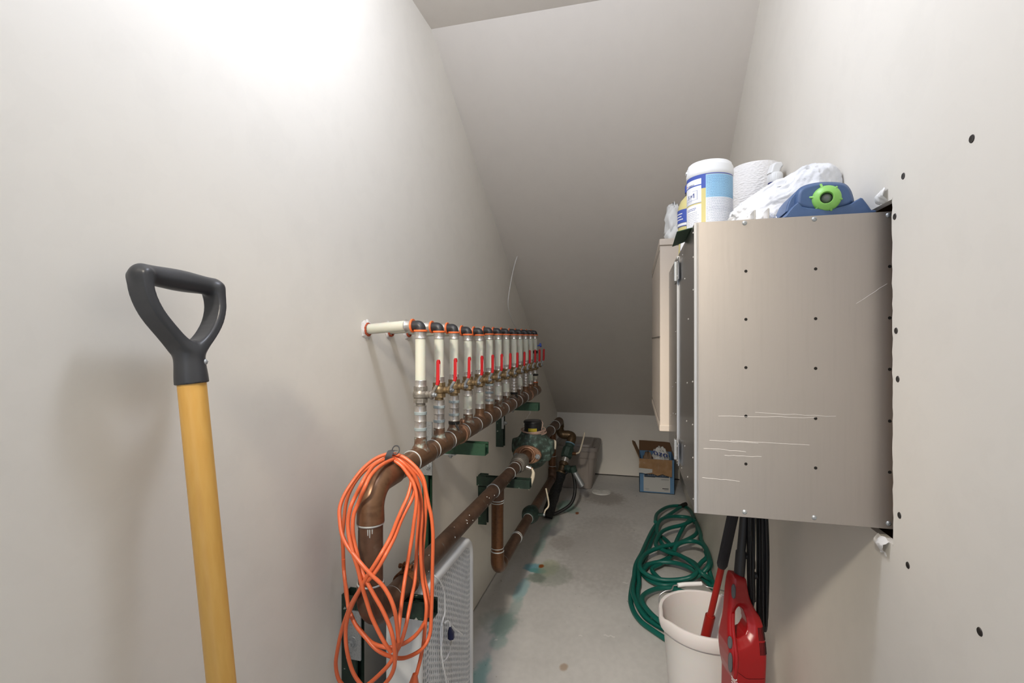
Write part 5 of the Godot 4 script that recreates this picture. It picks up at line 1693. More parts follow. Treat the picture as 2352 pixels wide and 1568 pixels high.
# ---------------------------------------------------------------- garden hose
func garden_hose() -> void:
	var t := thing("garden_hose", "green garden hose in a loose pile of loops on the floor by the right wall", "hose", P(0.2, 0, 2.9))
	var r := 0.0118
	var S := [
		[P(0.133, 0.07, 3.363), P(0.154, 0.06, 3.561), P(0.237, 0.04, 3.781), P(0.337, 0.03, 3.863), P(0.398, 0.05, 3.743), P(0.407, 0.09, 3.475), P(0.394, 0.1, 3.256), P(0.354, 0.1, 3.118), P(0.254, 0.09, 3), P(0.149, 0.08, 2.938), P(0.066, 0.07, 2.856), P(0.028, 0.07, 2.729), P(0.035, 0.06, 2.66), P(0.081, 0.05, 2.619), P(0.144, 0.05, 2.598), P(0.227, 0.06, 2.604), P(0.281, 0.08, 2.609), P(0.315, 0.09, 2.665), P(0.314, 0.08, 2.763), P(0.265, 0.06, 2.878), P(0.201, 0.05, 2.964), P(0.162, 0.05, 3.057), P(0.142, 0.05, 3.193), P(0.142, 0.06, 3.299), P(0.168, 0.07, 3.408), P(0.229, 0.06, 3.515), P(0.311, 0.05, 3.569), P(0.375, 0.06, 3.526), P(0.4, 0.08, 3.391)],
		[P(0.343, 0.05, 3.806), P(0.244, 0.05, 3.605), P(0.166, 0.05, 3.446), P(0.119, 0.04, 3.324), P(0.072, 0.035, 3.11), P(0.039, 0.04, 2.919), P(0.005, 0.035, 2.77), P(-0.004, 0.03, 2.626), P(-0.01, 0.03, 2.487), P(0.008, 0.03, 2.38), P(0.042, 0.02, 2.294), P(0.086, 0.02, 2.24), P(0.143, 0.02, 2.195), P(0.187, 0.02, 2.152)],
		[P(0.137, 0.015, 3.372), P(0.087, 0.013, 3.089), P(0.045, 0.013, 2.862), P(0.002, 0.015, 2.718), P(-0.02, 0.013, 2.467), P(-0.01, 0.013, 2.349), P(0.024, 0.013, 2.26), P(0.073, 0.013, 2.201), P(0.139, 0.013, 2.137), P(0.184, 0.013, 2.108)],
		[P(0.182, 0.05, 2.15), P(0.14, 0.05, 2.183), P(0.096, 0.05, 2.222), P(0.053, 0.05, 2.297), P(0.033, 0.05, 2.372), P(0.051, 0.045, 2.447), P(0.109, 0.04, 2.521), P(0.172, 0.04, 2.542), P(0.222, 0.03, 2.546), P(0.28, 0.03, 2.523)],
		[P(0.241, 0.035, 2.621), P(0.175, 0.035, 2.584), P(0.124, 0.03, 2.588), P(0.068, 0.025, 2.64), P(0.029, 0.025, 2.735), P(0.016, 0.03, 2.816), P(0.021, 0.02, 2.596), P(0.014, 0.018, 2.517), P(0.023, 0.018, 2.395), P(0.059, 0.02, 2.288)],
		[P(0.217, 0.08, 2.888), P(0.23, 0.1, 2.923), P(0.273, 0.11, 2.965), P(0.33, 0.12, 2.968), P(0.371, 0.13, 2.904), P(0.383, 0.13, 2.795), P(0.375, 0.12, 2.689), P(0.346, 0.09, 2.659), P(0.308, 0.06, 2.656), P(0.254, 0.04, 2.628), P(0.19, 0.03, 2.618)],
		[P(0.38, 0.12, 3.276), P(0.38, 0.13, 3.088), P(0.372, 0.13, 2.968), P(0.384, 0.13, 2.845), P(0.387, 0.12, 2.707), P(0.377, 0.08, 2.703), P(0.385, 0.05, 2.668), P(0.419, 0.03, 2.609)],
		[P(0.397, 0.1, 3.395), P(0.304, 0.09, 3.305), P(0.22, 0.08, 3.254), P(0.16, 0.08, 3.162), P(0.124, 0.07, 3.036), P(0.128, 0.07, 2.961), P(0.182, 0.07, 2.903), P(0.241, 0.08, 2.851), P(0.293, 0.09, 2.751), P(0.331, 0.09, 2.64), P(0.383, 0.05, 2.653), P(0.414, 0.04, 2.614)],
		[P(0.404, 0.1, 3.349), P(0.36, 0.1, 3.385), P(0.319, 0.08, 3.336), P(0.292, 0.07, 3.266), P(0.262, 0.05, 3.182), P(0.23, 0.04, 3.06), P(0.2, 0.03, 2.948), P(0.145, 0.025, 2.874), P(0.073, 0.025, 2.817), P(0.029, 0.03, 2.739)],
		[P(0.046, 0.03, 2.728), P(0.072, 0.035, 2.786), P(0.122, 0.04, 2.82), P(0.204, 0.05, 2.816), P(0.274, 0.06, 2.763), P(0.316, 0.05, 2.73), P(0.349, 0.04, 2.68), P(0.379, 0.03, 2.625)],
		[P(0.163, 0.035, 3.216), P(0.197, 0.04, 3.13), P(0.218, 0.045, 3.007), P(0.197, 0.04, 2.907), P(0.143, 0.035, 2.821), P(0.092, 0.03, 2.755), P(0.11, 0.025, 2.694), P(0.147, 0.02, 2.642), P(0.189, 0.02, 2.597)],
		[P(0.321, 0.05, 2.769), P(0.353, 0.07, 2.811), P(0.39, 0.09, 2.84), P(0.403, 0.1, 2.888)]]
	for s in S:
		for i in s.size():
			s[i].x = minf(s[i].x, XR - r - 0.004)
		obj(MB.new().tube(spl(s, 6), r, 12), "loop", M.hose, t)
	var e: Vector3 = S[1][0]
	obj(MB.new().tube([e + Vector3(-0.02, 0.0, 0.03), e + Vector3(0.01, 0.004, -0.01), e + Vector3(0.03, 0.006, -0.03)], [0.0150, 0.0155, 0.0150], 12), "coupling", M.black_rubber, t)

# ---------------------------------------------------------------- bucket and the stick standing in it
func bucket_and_stick() -> void:
	var c := P(0.236, 0, 1.765)
	var H := 0.35
	var R := 0.156
	var t := thing("bucket", "white plastic bucket with wire handle in front of the green hose", "bucket", c)
	var prof := [Vector2(0.0, 0.003), Vector2(0.108, 0.0), Vector2(0.116, 0.006), Vector2(R - 0.016, H - 0.055), Vector2(R - 0.015, H - 0.050), Vector2(R - 0.004, H - 0.048), Vector2(R - 0.001, H - 0.043), Vector2(R, H - 0.008), Vector2(R - 0.003, H - 0.001), Vector2(R - 0.008, H), Vector2(R - 0.013, H - 0.003), Vector2(R - 0.018, H - 0.05), Vector2(0.113, 0.010), Vector2(0.0, 0.008)]
	var b := MB.new().at(c).lathe(prof, 56)
	# pouring lip on the left
	for i in b.V.size():
		var q := b.V[i] - c
		var a := atan2(q.z, q.x)
		var w := exp(-pow(angle_difference(a, 2.75) / 0.16, 2.0)) * smoothstep(H - 0.06, H - 0.01, q.y)
		var o := Vector3(q.x, 0, q.z).normalized()
		b.V[i] += o * 0.010 * w - Vector3(0, 0.004 * w, 0)
	obj(b, "body", M.bucket, t)
	var hw := [P(0.096, 0.318, 1.808), P(0.088, 0.322, 1.82), P(0.085, 0.333, 1.839), P(0.09, 0.345, 1.854), P(0.108, 0.357, 1.861), P(0.131, 0.362, 1.869), P(0.14, 0.364, 1.896), P(0.156, 0.366, 1.901), P(0.185, 0.368, 1.911), P(0.242, 0.368, 1.93), P(0.258, 0.366, 1.916), P(0.294, 0.362, 1.915), P(0.322, 0.355, 1.92)]
	obj(MB.new().tube(spl(hw, 5), 0.0022, 8), "handle", M.wire, t, "wire bail handle")
	var gp := [hw[7] + Vector3(0, 0, 0), hw[8], hw[9]]
	obj(MB.new().tube(gp, 0.0078, 14), "handle_grip", M.white_plastic, t)
	for p in [hw[0], hw[12]]:
		var e := MB.new()
		var od: Vector3 = (p - c - Vector3(0, p.y, 0)).normalized()
		e.xf = turned(od, c + od * (R - 0.006) + Vector3(0, p.y - 0.012, 0))
		e.cyl(0.010, 0.0, 0.008, 16, 0.002)
		obj(e, "handle_ear", M.bucket, t)

	var k := thing("broom_handle", "red stick with dark foam grip standing in the bucket", "handle", P(0.212, 0.02, 1.80))
	var lo := P(0.212, 0.022, 1.800)
	var hi := P(0.340, 0.93, 1.632)
	var ax := (hi - lo).normalized()
	var p0 := P(0.246, 0.309, 1.775)
	var m := P(0.279, 0.530, 1.722)
	var top := P(0.318, 0.80, 1.665)
	obj(MB.new().tube([p0.lerp(m, -0.25), p0, m, m.lerp(top, 0.3)], 0.0105, 16), "rod", M.red_stick, k)
	obj(MB.new().tube([p0.lerp(m, -1.15), p0.lerp(m, -0.4), p0.lerp(m, 0.02), p0.lerp(m, 0.13), p0.lerp(m, 0.14)], [0.012, 0.016, 0.0165, 0.0165, 0.013], 18), "collar", M.red_stick, k)
	var gb := MB.new()
	gb.xf = turned(top - m, m)
	var gl := (top - m).length()
	var gpf := [Vector2(0.0, -0.002), Vector2(0.0130, -0.002), Vector2(0.0158, 0.006)]
	gpf.append_array([Vector2(0.0162, gl * 0.5), Vector2(0.0150, gl - 0.006), Vector2(0.008, gl)])
	gb.lathe(gpf, 18)
	for i in 18:
		var a := TAU * i / 18
		gb.box(Vector3(cos(a) * 0.0158 - 0.0008, 0.008, sin(a) * 0.0158 - 0.0008), Vector3(cos(a) * 0.0158 + 0.0008, gl - 0.01, sin(a) * 0.0158 + 0.0008))
	obj(gb, "foam_grip", M.grip_foam, k, "ribbed dark grey foam grip")

# ---------------------------------------------------------------- red stick vacuum
func vacuum() -> void:
	var O := P(0.2785, 0.507, 1.402)
	var yaw := 0.2488
	var ax := Vector3(cos(yaw), 0, -sin(yaw))
	var az := Vector3(sin(yaw), 0, cos(yaw))
	var xf := Transform3D(Basis(ax * 0.85, Vector3.UP, az), O)
	var t := thing("stick_vacuum", "red upright stick vacuum with black pole leaning by the right wall", "vacuum", P(0.2785, 0, 1.402))
	var k := 0.0002135
	var out := PackedVector2Array()
	for q in [[300, 186], [395, 200], [478, 228], [492, 250], [505, 330], [525, 430], [565, 530], [625, 625], [685, 700], [715, 780], [726, 900], [726, 1080], [720, 1250], [708, 1450], [696, 1700], [690, 2300], [640, 2700], [560, 2860], [420, 2860], [330, 2700], [250, 2300], [240, 1700], [245, 1420], [215, 1300], [195, 1150], [186, 1020], [196, 900], [210, 750], [225, 560], [240, 400], [262, 270], [285, 200]]:
		out.append(Vector2((q[0] - 470) * k, (900 - q[1]) * k))
	var hole := PackedVector2Array()
	for q in [[372, 590], [340, 630], [322, 720], [312, 830], [309, 915], [330, 940], [385, 925], [445, 900], [485, 850], [497, 780], [480, 700], [445, 620], [405, 590]]:
		hole.append(Vector2((q[0] - 470) * k, (900 - q[1]) * k))
	var sd_poly := func(p: Vector2, poly: PackedVector2Array) -> float:
		var d := 1e9
		var s := 1.0
		var n := poly.size()
		var j := n - 1
		for i in n:
			var e := poly[j] - poly[i]
			var w := p - poly[i]
			var b := w - e * clampf(w.dot(e) / e.length_squared(), 0.0, 1.0)
			d = minf(d, b.length_squared())
			var c1 := p.y >= poly[i].y
			var c2 := p.y < poly[j].y
			var c3 := e.x * w.y > e.y * w.x
			if (c1 and c2 and c3) or (not c1 and not c2 and not c3):
				s = -s
			j = i
		return s * sqrt(d)
	var shape := func(p: Vector3) -> float:
		var p2 := Vector2(p.x, p.y)
		var a: float = sd_poly.call(p2, out)
		if a > 0.02:
			return a
		var hgt := p.y
		# slimmer round the handle, fuller below it
		var th := lerpf(0.046, 0.026, smoothstep(-0.06, 0.06, hgt))
		th -= 0.012 * smoothstep(0.02, -0.02, absf(p.x + 0.0 - 0.0) - 0.2)
		var side := absf(p.z) - th - 0.012
		var h := -1.0
		if hgt < 0.09 and hgt > -0.03:
			h = -float(sd_poly.call(p2, hole))
			side += 0.012 * smoothstep(-0.022, 0.0, h)
		var body := a
		var r := 0.016
		var q := Vector2(maxf(body + r, 0.0), maxf(side + r, 0.0))
		var d := minf(maxf(body + r, side + r), 0.0) + q.length() - r
		if h > -1.0:
			var hh := h + 0.0
			d = maxf(d, hh)
		return d
	var b := MB.new()
	b.xf = xf
	b.sdf(shape, Vector3(-0.072, -0.43, -0.068), Vector3(0.066, 0.162, 0.068), 0.0040)
	var body := obj(b, "body", M.red_plastic, t)
	var march := func(x: float, y: float) -> float:
		var z := 0.07
		for i in 160:
			if shape.call(Vector3(x, y, z)) < 0.0006:
				return z
			z -= 0.0005
		return 0.0
	# cooling slots on the right
	for i in 6:
		var x := (615 + i * 19 - 470) * k
		for yy in [[795, 935], [955, 1090]]:
			var y0: float = (900 - yy[0]) * k
			var y1: float = (900 - yy[1]) * k
			var p0 := Vector3(x, y0, march.call(x, y0) + 0.0004)
			var p1 := Vector3(x - 0.001, y1, march.call(x - 0.001, y1) + 0.0004)
			obj(MB.new().tube([xf * p0, xf * ((p0 + p1) * 0.5 + Vector3(0, 0, 0.0003)), xf * p1], 0.0009, 6), "air_slot", M.dark_slot, body)
	# raised band, parting line and controls on the left edge
	var band := []
	for q in [[280, 640], [272, 800], [268, 950], [268, 1100], [262, 1250], [256, 1370]]:
		var x: float = (q[0] - 470) * k
		var y: float = (900 - q[1]) * k
		band.append(xf * Vector3(x, y, march.call(x, y) - 0.001))
	obj(MB.new().tube(spl(band, 4), 0.0052, 10), "front_band", M.red_plastic, body)
	var line := []
	for i in 11:
		var x := (285 + i * 38 - 470) * k
		var y := (900 - (1290 + minf(i * 24.0, 80.0))) * k
		line.append(xf * Vector3(x, y, march.call(x, y) + 0.0001))
	obj(MB.new().tube(line, 0.0005, 5), "parting_line", M.dark_slot, body)
	for q in [[278, 365, 24, 88], [200, 960, 26, 74], [196, 1190, 24, 118]]:
		var x: float = (q[0] - 470) * k
		var y: float = (900 - q[1]) * k
		var z: float = maxf(march.call(x + 0.004, y), 0.012)
		var eb := MB.new()
		eb.xf = Transform3D(xf.basis * Basis(Vector3.UP, -0.75), xf * Vector3(x + 0.002, y, z - 0.003))
		var pl := PackedVector2Array()
		for i in 24:
			var a := TAU * i / 24
			pl.append(Vector2(cos(a) * q[2] * k * 1.2, signf(sin(a)) * pow(absf(sin(a)), 0.6) * q[3] * k))
		eb.prism(pl, 0.007, 0.0022)
		obj(eb, "button", M.grey_rubber, body)
	obj(MB.new().words("Dirt Devil", 0.013, func(p: Vector3) -> Array:
		var w := (p.y + 0.005) / 0.014
		var q := Vector3(-0.0495, -0.124 - p.x * 0.8, 0.028).lerp(Vector3(-0.036, -0.124 - p.x * 0.8, 0.052), w) + Vector3(-0.87, 0, 0.5) * 0.0035 * (1.0 - absf(w * 2.0 - 1.0) * 0.6)
		return [xf * q, (az - ax).normalized()], true), "lettering", M.white_plastic, body)
	# pole, sleeve and cord hooks
	var pb := xf * Vector3((420 - 470) * k, (900 - 215) * k, 0)
	var pt := P(0.3015, 0.955, 1.43)
	obj(MB.new().tube([pb + Vector3(0, -0.03, 0), pb, pt], 0.0108, 18), "pole", M.black_plastic, t)
	var dir := (pt - pb).normalized()
	obj(MB.new().tube([pb + Vector3(0, -0.006, 0), pb + dir * 0.060, pb + dir * 0.063], [0.0135, 0.0132, 0.011], 18), "pole_sleeve", M.black_plastic, t)
	var h1 := pb + dir * 0.045
	var hk := MB.new()
	hk.tube(spl([h1 + ax * 0.010, h1 + ax * 0.022 + Vector3(0, 0.004, 0), h1 + ax * 0.032 + Vector3(0, -0.006, 0), h1 + ax * 0.033 + Vector3(0, -0.030, 0)], 4), [0.006, 0.006, 0.006, 0.006, 0.006, 0.006, 0.006, 0.006, 0.006, 0.0065, 0.0065, 0.0065, 0.006], 10)
	obj(hk, "cord_hook", M.black_plastic, t)
	var h2 := xf * Vector3((640 - 470) * k, (900 - 520) * k, -0.01)
	hk = MB.new()
	hk.tube(spl([h2 + Vector3(-0.012, -0.06, 0), h2, h2 + Vector3(0, 0.05, 0), h2 + Vector3(0.012, 0.06, 0)], 4), 0.0085, 12)
	obj(hk, "cord_hook", M.black_plastic, t)
	# the cord wound in long hanks
	var rc := 0.0032
	var strands := []
	var r2 := RandomNumberGenerator.new()
	r2.seed = 12
	for i in 9:
		var ptop := Vector3((r2.randf_range(540, 645) - 470) * k, 0.40 + r2.randf_range(-0.02, 0.0), r2.randf_range(-0.014, 0.014))
		var pend := Vector3((r2.randf_range(575, 640) - 470) * k, (900 - r2.randf_range(470, 620)) * k, r2.randf_range(-0.012, 0.012))
		strands.append([ptop, ptop.lerp(pend, 0.5) + Vector3(r2.randf_range(-0.008, 0.008), 0, 0), pend])
	for i in 8:
		# down one side, round the bottom and up the other
		var z := r2.randf_range(-0.016, 0.012)
		var xl := (r2.randf_range(712, 765) - 470) * k
		var xr := (r2.randf_range(795, 852) - 470) * k
		var yb := (900 - r2.randf_range(845, 900)) * k
		strands.append([Vector3(xl - 0.004, 0.39, z), Vector3(xl + r2.randf_range(-0.006, 0.006), 0.22, z), Vector3(xl, yb + 0.035, z), Vector3(lerpf(xl, xr, 0.25), yb + 0.008, z), Vector3(lerpf(xl, xr, 0.55), yb, z), Vector3(lerpf(xl, xr, 0.85), yb + 0.010, z), Vector3(xr, yb + 0.040, z), Vector3(xr + r2.randf_range(-0.004, 0.004), 0.20, z), Vector3(xr - 0.006, 0.39, z)])
	for s in strands:
		var w := []
		for p in s:
			var q: Vector3 = xf * p
			q.x = minf(q.x, XR - 0.006)
			w.append(q)
		obj(MB.new().tube(spl(w, 5), rc, 8), "power_cord", M.black_rubber, t, "black power cord in long hanks")
	# floor head, below the frame of the photograph
	var fh := MB.new()
	fh.xf = Transform3D(Basis(ax, Vector3.UP, az), P(0.2785, 0, 1.402))
	fh.box(Vector3(-0.11, 0.004, -0.07), Vector3(0.10, 0.055, 0.09), 0.02)
	fh.box(Vector3(-0.03, 0.04, -0.03), Vector3(0.03, 0.10, 0.03), 0.01)
	obj(fh, "floor_head", M.red_plastic, t)

# ---------------------------------------------------------------- things on top of the cabinet
func label_texture() -> ImageTexture:
	var W := 1024
	var H := 1024
	var im := Image.create(W, H, false, Image.FORMAT_RGB8)
	im.fill(Color("d8cb86"))
	var blue := Color("4159b0")
	# pixel helpers: u 0..1 over 200 degrees, v by the label's own scale
	var ux := func(deg: float) -> int: return int((deg + 110.0) / 200.0 * W)
	var vy := func(q: float) -> int: return int((q - 360.0) / 1200.0 * H)
	var rect := func(a0: float, a1: float, y0: float, y1: float, c: Color) -> void:
		im.fill_rect(Rect2i(ux.call(a0), vy.call(y0), maxi(1, ux.call(a1) - ux.call(a0)), maxi(1, vy.call(y1) - vy.call(y0))), c)
	rect.call(-110, -9, 360, 585, blue)
	rect.call(-110, 90, 360, 376, blue)
	rect.call(-9, 78, 380, 742, Color("9fd0ec"))
	rect.call(-9, 78, 742, 1560, Color("f2f4f8"))
	rect.call(78, 90, 360, 1560, Color("f4f6fa"))
	rect.call(-110, -20, 420, 512, Color("f6f7fa"))
	rect.call(-110, -20, 530, 795, Color("f6f7fa"))
	rect.call(-110, -20, 825, 1560, Color("f6f7fa"))
	rect.call(-110, -20, 512, 530, blue)
	rect.call(-110, -20, 797, 803, Color("3f559f"))
	rect.call(-92, -80, 1000, 1060, Color("4fa3d8"))
	rect.call(-92, -80, 1100, 1160, Color("4fa3d8"))
	# frame round the big figure
	for q in [[-46, -30, 598, 602], [-31.5, -30.5, 598, 745], [-75, -30.5, 742, 745]]:
		rect.call(q[0], q[1], q[2], q[3], Color("53629f"))
	var r := RandomNumberGenerator.new()
	r.seed = 4
	var lines := func(a0: float, a1: float, y0: float, y1: float, step: float, th: float, c: Color, fill: float) -> void:
		var y := y0
		while y < y1:
			var a := a0
			var stop := a1 - r.randf_range(0.0, (a1 - a0) * (1.0 - fill))
			while a < stop:
				var w := r.randf_range(1.0, 4.5)
				rect.call(a, minf(a + w, stop), y, y + th, c)
				a += w + 0.9
			y += step
	lines.call(-7, 76, 392, 736, 13.5, 5.0, Color("5f86b4"), 1.0)
	lines.call(-7, 76, 752, 1540, 14.0, 5.0, Color("76809c"), 0.92)
	lines.call(-80, -42, 690, 780, 20.0, 6.0, Color("6d7592"), 0.8)
	lines.call(-70, -34, 870, 915, 24.0, 13.0, Color("55639c"), 0.9)
	lines.call(-66, -26, 940, 1540, 26.0, 7.0, Color("6d7592"), 0.8)
	rect.call(-78, -71, 468, 492, Color("c8504e"))
	return ImageTexture.create_from_image(im)

func on_can(c: Vector3, r: float, deg: float, y: float) -> Callable:
	var face := atan2(-c.x, -c.z)
	return func(p: Vector3) -> Array:
		var a := face + deg_to_rad(deg) + p.x / r
		var n := Vector3(sin(a), 0, cos(a))
		return [c + n * (r + 0.0003) + Vector3(0, y + p.y, 0), n]

func smooth_poly(p: PackedVector2Array, each: int) -> PackedVector2Array:
	var v := []
	for q in p:
		v.append(Vector3(q.x, q.y, 0))
	var out := PackedVector2Array()
	var s := spl(v, each, true)
	for i in s.size() - 1:
		out.append(Vector2(s[i].x, s[i].y))
	return out

func cabinet_top() -> void:
	var Y := 1.4855
	# wipes canister
	var c := P(0.1755, Y, 1.252)
	var R := 0.0522
	var t := thing("wipes_canister", "tall white canister of cleaning wipes with blue and yellow label on the cabinet corner", "canister", c)
	obj(MB.new().at(c).lathe([Vector2(0, 0), Vector2(R - 0.003, 0), Vector2(R - 0.0006, 0.004), Vector2(R - 0.0006, 0.182), Vector2(0, 0.182)], 48), "body", M.white_label, t)
	var lm := mat(Color.WHITE, 0.42)
	lm.albedo_texture = label_texture()
	obj(curved_patch(c, R, -110, 90, 0.004, 0.181, 48), "label", lm, t, "printed blue, yellow and white label")
	obj(MB.new().words("5", 0.0125, on_can(c, R, -62, 0.1345), true), "lettering", M.ink_blue, t)
	obj(MB.new().words("IN", 0.0075, on_can(c, R, -50.5, 0.1350), true), "lettering", M.ink_blue, t)
	obj(MB.new().words("1", 0.0150, on_can(c, R, -42, 0.1350), true), "lettering", M.ink_blue, t)
	obj(MB.new().words("FORMULA", 0.0046, on_can(c, R, -52, 0.1605), true), "lettering", M.ink_blue, t)
	obj(MB.new().at(c).lathe([Vector2(R - 0.001, 0.180), Vector2(R + 0.0006, 0.182), Vector2(R + 0.0012, 0.190), Vector2(R + 0.0004, 0.193), Vector2(R + 0.0008, 0.203), Vector2(R - 0.0005, 0.2065), Vector2(R - 0.0025, 0.2085), Vector2(R - 0.003, 0.213), Vector2(R - 0.006, 0.2155), Vector2(0.017, 0.217), Vector2(0.0165, 0.2245), Vector2(0.015, 0.226), Vector2(0.0, 0.226)], 48), "lid", M.white_plastic, t)
	obj(MB.new().box(c + Vector3(-R - 0.0028, 0.196, -0.006), c + Vector3(-R + 0.006, 0.2015, 0.008), 0.001), "lid_tab", M.white_plastic, t)
	# yellow cleaner bottle
	c = P(0.1600, Y, 1.49)
	t = thing("cleaner_bottle", "yellow cleaner bottle with blue cap behind the canister", "bottle", c)
	obj(MB.new().at(c).lathe([Vector2(0, 0), Vector2(0.034, 0), Vector2(0.0375, 0.005), Vector2(0.0360, 0.06), Vector2(0.0345, 0.085), Vector2(0.0375, 0.110), Vector2(0.0385, 0.165), Vector2(0.0365, 0.180), Vector2(0.030, 0.197), Vector2(0.020, 0.208), Vector2(0.0155, 0.213), Vector2(0.0155, 0.222), Vector2(0, 0.222)], 36), "body", M.yellow_bottle, t)
	obj(MB.new().at(c).lathe([Vector2(0.0165, 0.220), Vector2(0.0185, 0.221), Vector2(0.0185, 0.239), Vector2(0.0170, 0.243), Vector2(0, 0.243)], 28), "cap", M.blue_cap, t)
	obj(MB.new().at(c).cyl(0.0172, 0.213, 0.2185, 28, 0.001), "cap_ring", M.grey_rubber, t)
	obj(curved_patch(c, 0.0389, -95, 60, 0.130, 0.168), "label", M.label_blue, t, "blue label band")
	obj(curved_patch(c, 0.0388, -95, 60, 0.122, 0.129), "label_stripe", M.white_label, t)
	obj(curved_patch(c, 0.0389, -95, 60, 0.1195, 0.1215), "label_stripe", M.label_blue, t)
	for q in [[0.155, -32.0], [0.147, -36.0], [0.139, -28.0]]:
		obj(curved_patch(c, 0.0392, -80, q[1] - 8, q[0], q[0] + 0.0028), "label_print", M.white_label, t)
	for q in [[0.052, M.label_blue], [0.046, M.white_label]]:
		var oval := MB.new()
		var n := 24
		var face := atan2(-c.x, -c.z)
		var pts := []
		for i in n:
			var a := TAU * i / n
			var sx: float = cos(a) * (0.010 if q[0] > 0.05 else 0.0082)
			var th := face + deg_to_rad(-38) + sx / 0.0375
			var nn := Vector3(sin(th), 0, cos(th))
			pts.append([c + nn * (0.0383 if q[0] > 0.05 else 0.0387) + Vector3(0, 0.052 + sin(a) * q[0] * 0.78, 0), nn])
		for i in n - 2:
			oval.tri(pts[0][0], pts[i + 1][0], pts[i + 2][0], pts[0][1], pts[i + 1][1], pts[i + 2][1])
		obj(oval, "label_oval", q[1], t)
	obj(curved_patch(c, 0.0391, -48, -34, 0.030, 0.038, 6), "label_dot", M.label_blue, t)
	obj(curved_patch(c, 0.0391, -46, -34, 0.022, 0.030, 6), "label_dot", M.red_dot, t)
	# paper towel roll
	c = P(0.326, Y, 1.470)
	t = thing("paper_towel_roll", "white embossed paper towel roll standing on the cabinet against the wall", "paper towel", c)
	obj(MB.new().at(c).lathe([Vector2(0.019, 0.0), Vector2(0.060, 0.0), Vector2(0.0625, 0.003), Vector2(0.0625, 0.268), Vector2(0.060, 0.272), Vector2(0.019, 0.270)], 56), "roll", M.towel, t)
	obj(MB.new().at(c).lathe([Vector2(0.018, 0.0), Vector2(0.0205, 0.0), Vector2(0.0205, 0.2705), Vector2(0.018, 0.2705), Vector2(0.018, 0.0)], 24), "core", M.kraft, t)
	# spray bottle
	c = P(0.343, Y, 1.345)
	t = thing("spray_bottle", "dark blue spray bottle with white trigger head behind the white bag", "bottle", c)
	obj(MB.new().at(c).lathe([Vector2(0, 0), Vector2(0.036, 0), Vector2(0.038, 0.006), Vector2(0.038, 0.10), Vector2(0.034, 0.13), Vector2(0.022, 0.165), Vector2(0.0165, 0.182), Vector2(0.0165, 0.190), Vector2(0, 0.190)], 32), "body", M.spray_blue, t)
	var ring := MB.new().at(c).lathe([Vector2(0, 0.189), Vector2(0.0165, 0.189), Vector2(0.0175, 0.191), Vector2(0.0172, 0.210), Vector2(0.0155, 0.213), Vector2(0, 0.213)], 32)
	var collar := obj(ring, "collar", M.white_plastic, t)
	for i in 28:
		var a := TAU * i / 28
		obj(MB.new().tube([c + Vector3(cos(a) * 0.0172, 0.193, sin(a) * 0.0172), c + Vector3(cos(a) * 0.0170, 0.209, sin(a) * 0.0170)], 0.0007, 5), "rib", M.white_plastic, collar)
	var hp := MB.new()
	hp.xf = Transform3D(Basis(Vector3(0.94, 0, -0.34), Vector3.UP, Vector3(0.34, 0, 0.94)), c + Vector3(-0.0043, 0.209, -0.010))
	hp.prism(PackedVector2Array([Vector2(-0.0185, 0.0025), Vector2(-0.0139, -0.0008), Vector2(0.0070, 0.0000), Vector2(0.0092, 0.0085), Vector2(0.0123, 0.0162), Vector2(0.0160, 0.0195), Vector2(0.0177, 0.0225), Vector2(0.0150, 0.0300), Vector2(0.0115, 0.0318), Vector2(-0.0031, 0.0300), Vector2(-0.0080, 0.0262), Vector2(-0.0112, 0.0215), Vector2(-0.0154, 0.0085)]), 0.022, 0.0045)
	obj(hp, "trigger_head", M.white_plastic, t)
	# white shopping bag
	c = P(0.300, Y, 1.10)
	t = thing("plastic_bag", "crumpled white plastic bag slumped beside the canister", "bag", c)
	var bagf := func(p: Vector3) -> Vector3:
		var u := clampf((p.x + 0.10) / 0.20, 0.0, 1.0)
		var top := lerpf(0.085, 0.152, smoothstep(-0.02, 0.75, u)) * (1.0 - 0.10 * smoothstep(0.8, 1.0, u))
		var y := (p.y + 0.09) / 0.18
		if y > 0.8:
			y = 0.8 + 0.2 * (1.0 - exp(-(y - 0.8) / 0.2))
		return Vector3(p.x + 0.012 * y - (0.01 if u < 0.4 else 0.0), clampf(y, 0.0, 1.3) * top - 0.09 + 0.003, p.z * (1.0 - 0.35 * clampf(y, 0.0, 1.0)))
	var bm := crumple(c + Vector3(0, 0.09, 0), Vector3(0.102, 0.115, 0.070), 0.15, 77, 72, 110, bagf, 0.62)
	for i in bm.V.size():
		bm.V[i].x = minf(bm.V[i].x, XR - 0.002)
		bm.V[i].y = maxf(bm.V[i].y, Y + 0.001)
	obj(bm, "bag", M.bag, t)
	obj(crumple(P(0.228, Y + 0.018, 1.025), Vector3(0.036, 0.020, 0.03), 0.30, 78, 24, 36), "bag_corner", M.bag, t)
	# printed fold at the front of the bag
	var fold := []
	for i in 7:
		var line := PackedVector3Array()
		for j in 9:
			var u := j / 8.0
			var v := i / 6.0
			line.append(P(0.222 + 0.062 * u, Y + 0.001 + v * (0.020 + 0.012 * u), 0.990 + 0.034 * v + 0.004 * sin(u * 7.0)))
		fold.append(line)
	var fo := obj(MB.new().grid(fold), "front_fold", M.bag, t)
	obj(MB.new().words("Thank", 0.012, func(p: Vector3): return [P(0.252 + p.x * 0.85, Y + 0.0115 + p.y * 0.62 + p.x * 0.5, 0.9975 + 1.10 * (p.y * 0.62 + p.x * 0.5) - 0.0015), Vector3(0, 0.7, 0.7)]), "print", M.bag_print, fo, "blue lettering")
	# blue container with green cap
	var fd := 0.948
	var bc := P(0.325, Y, 1.02)
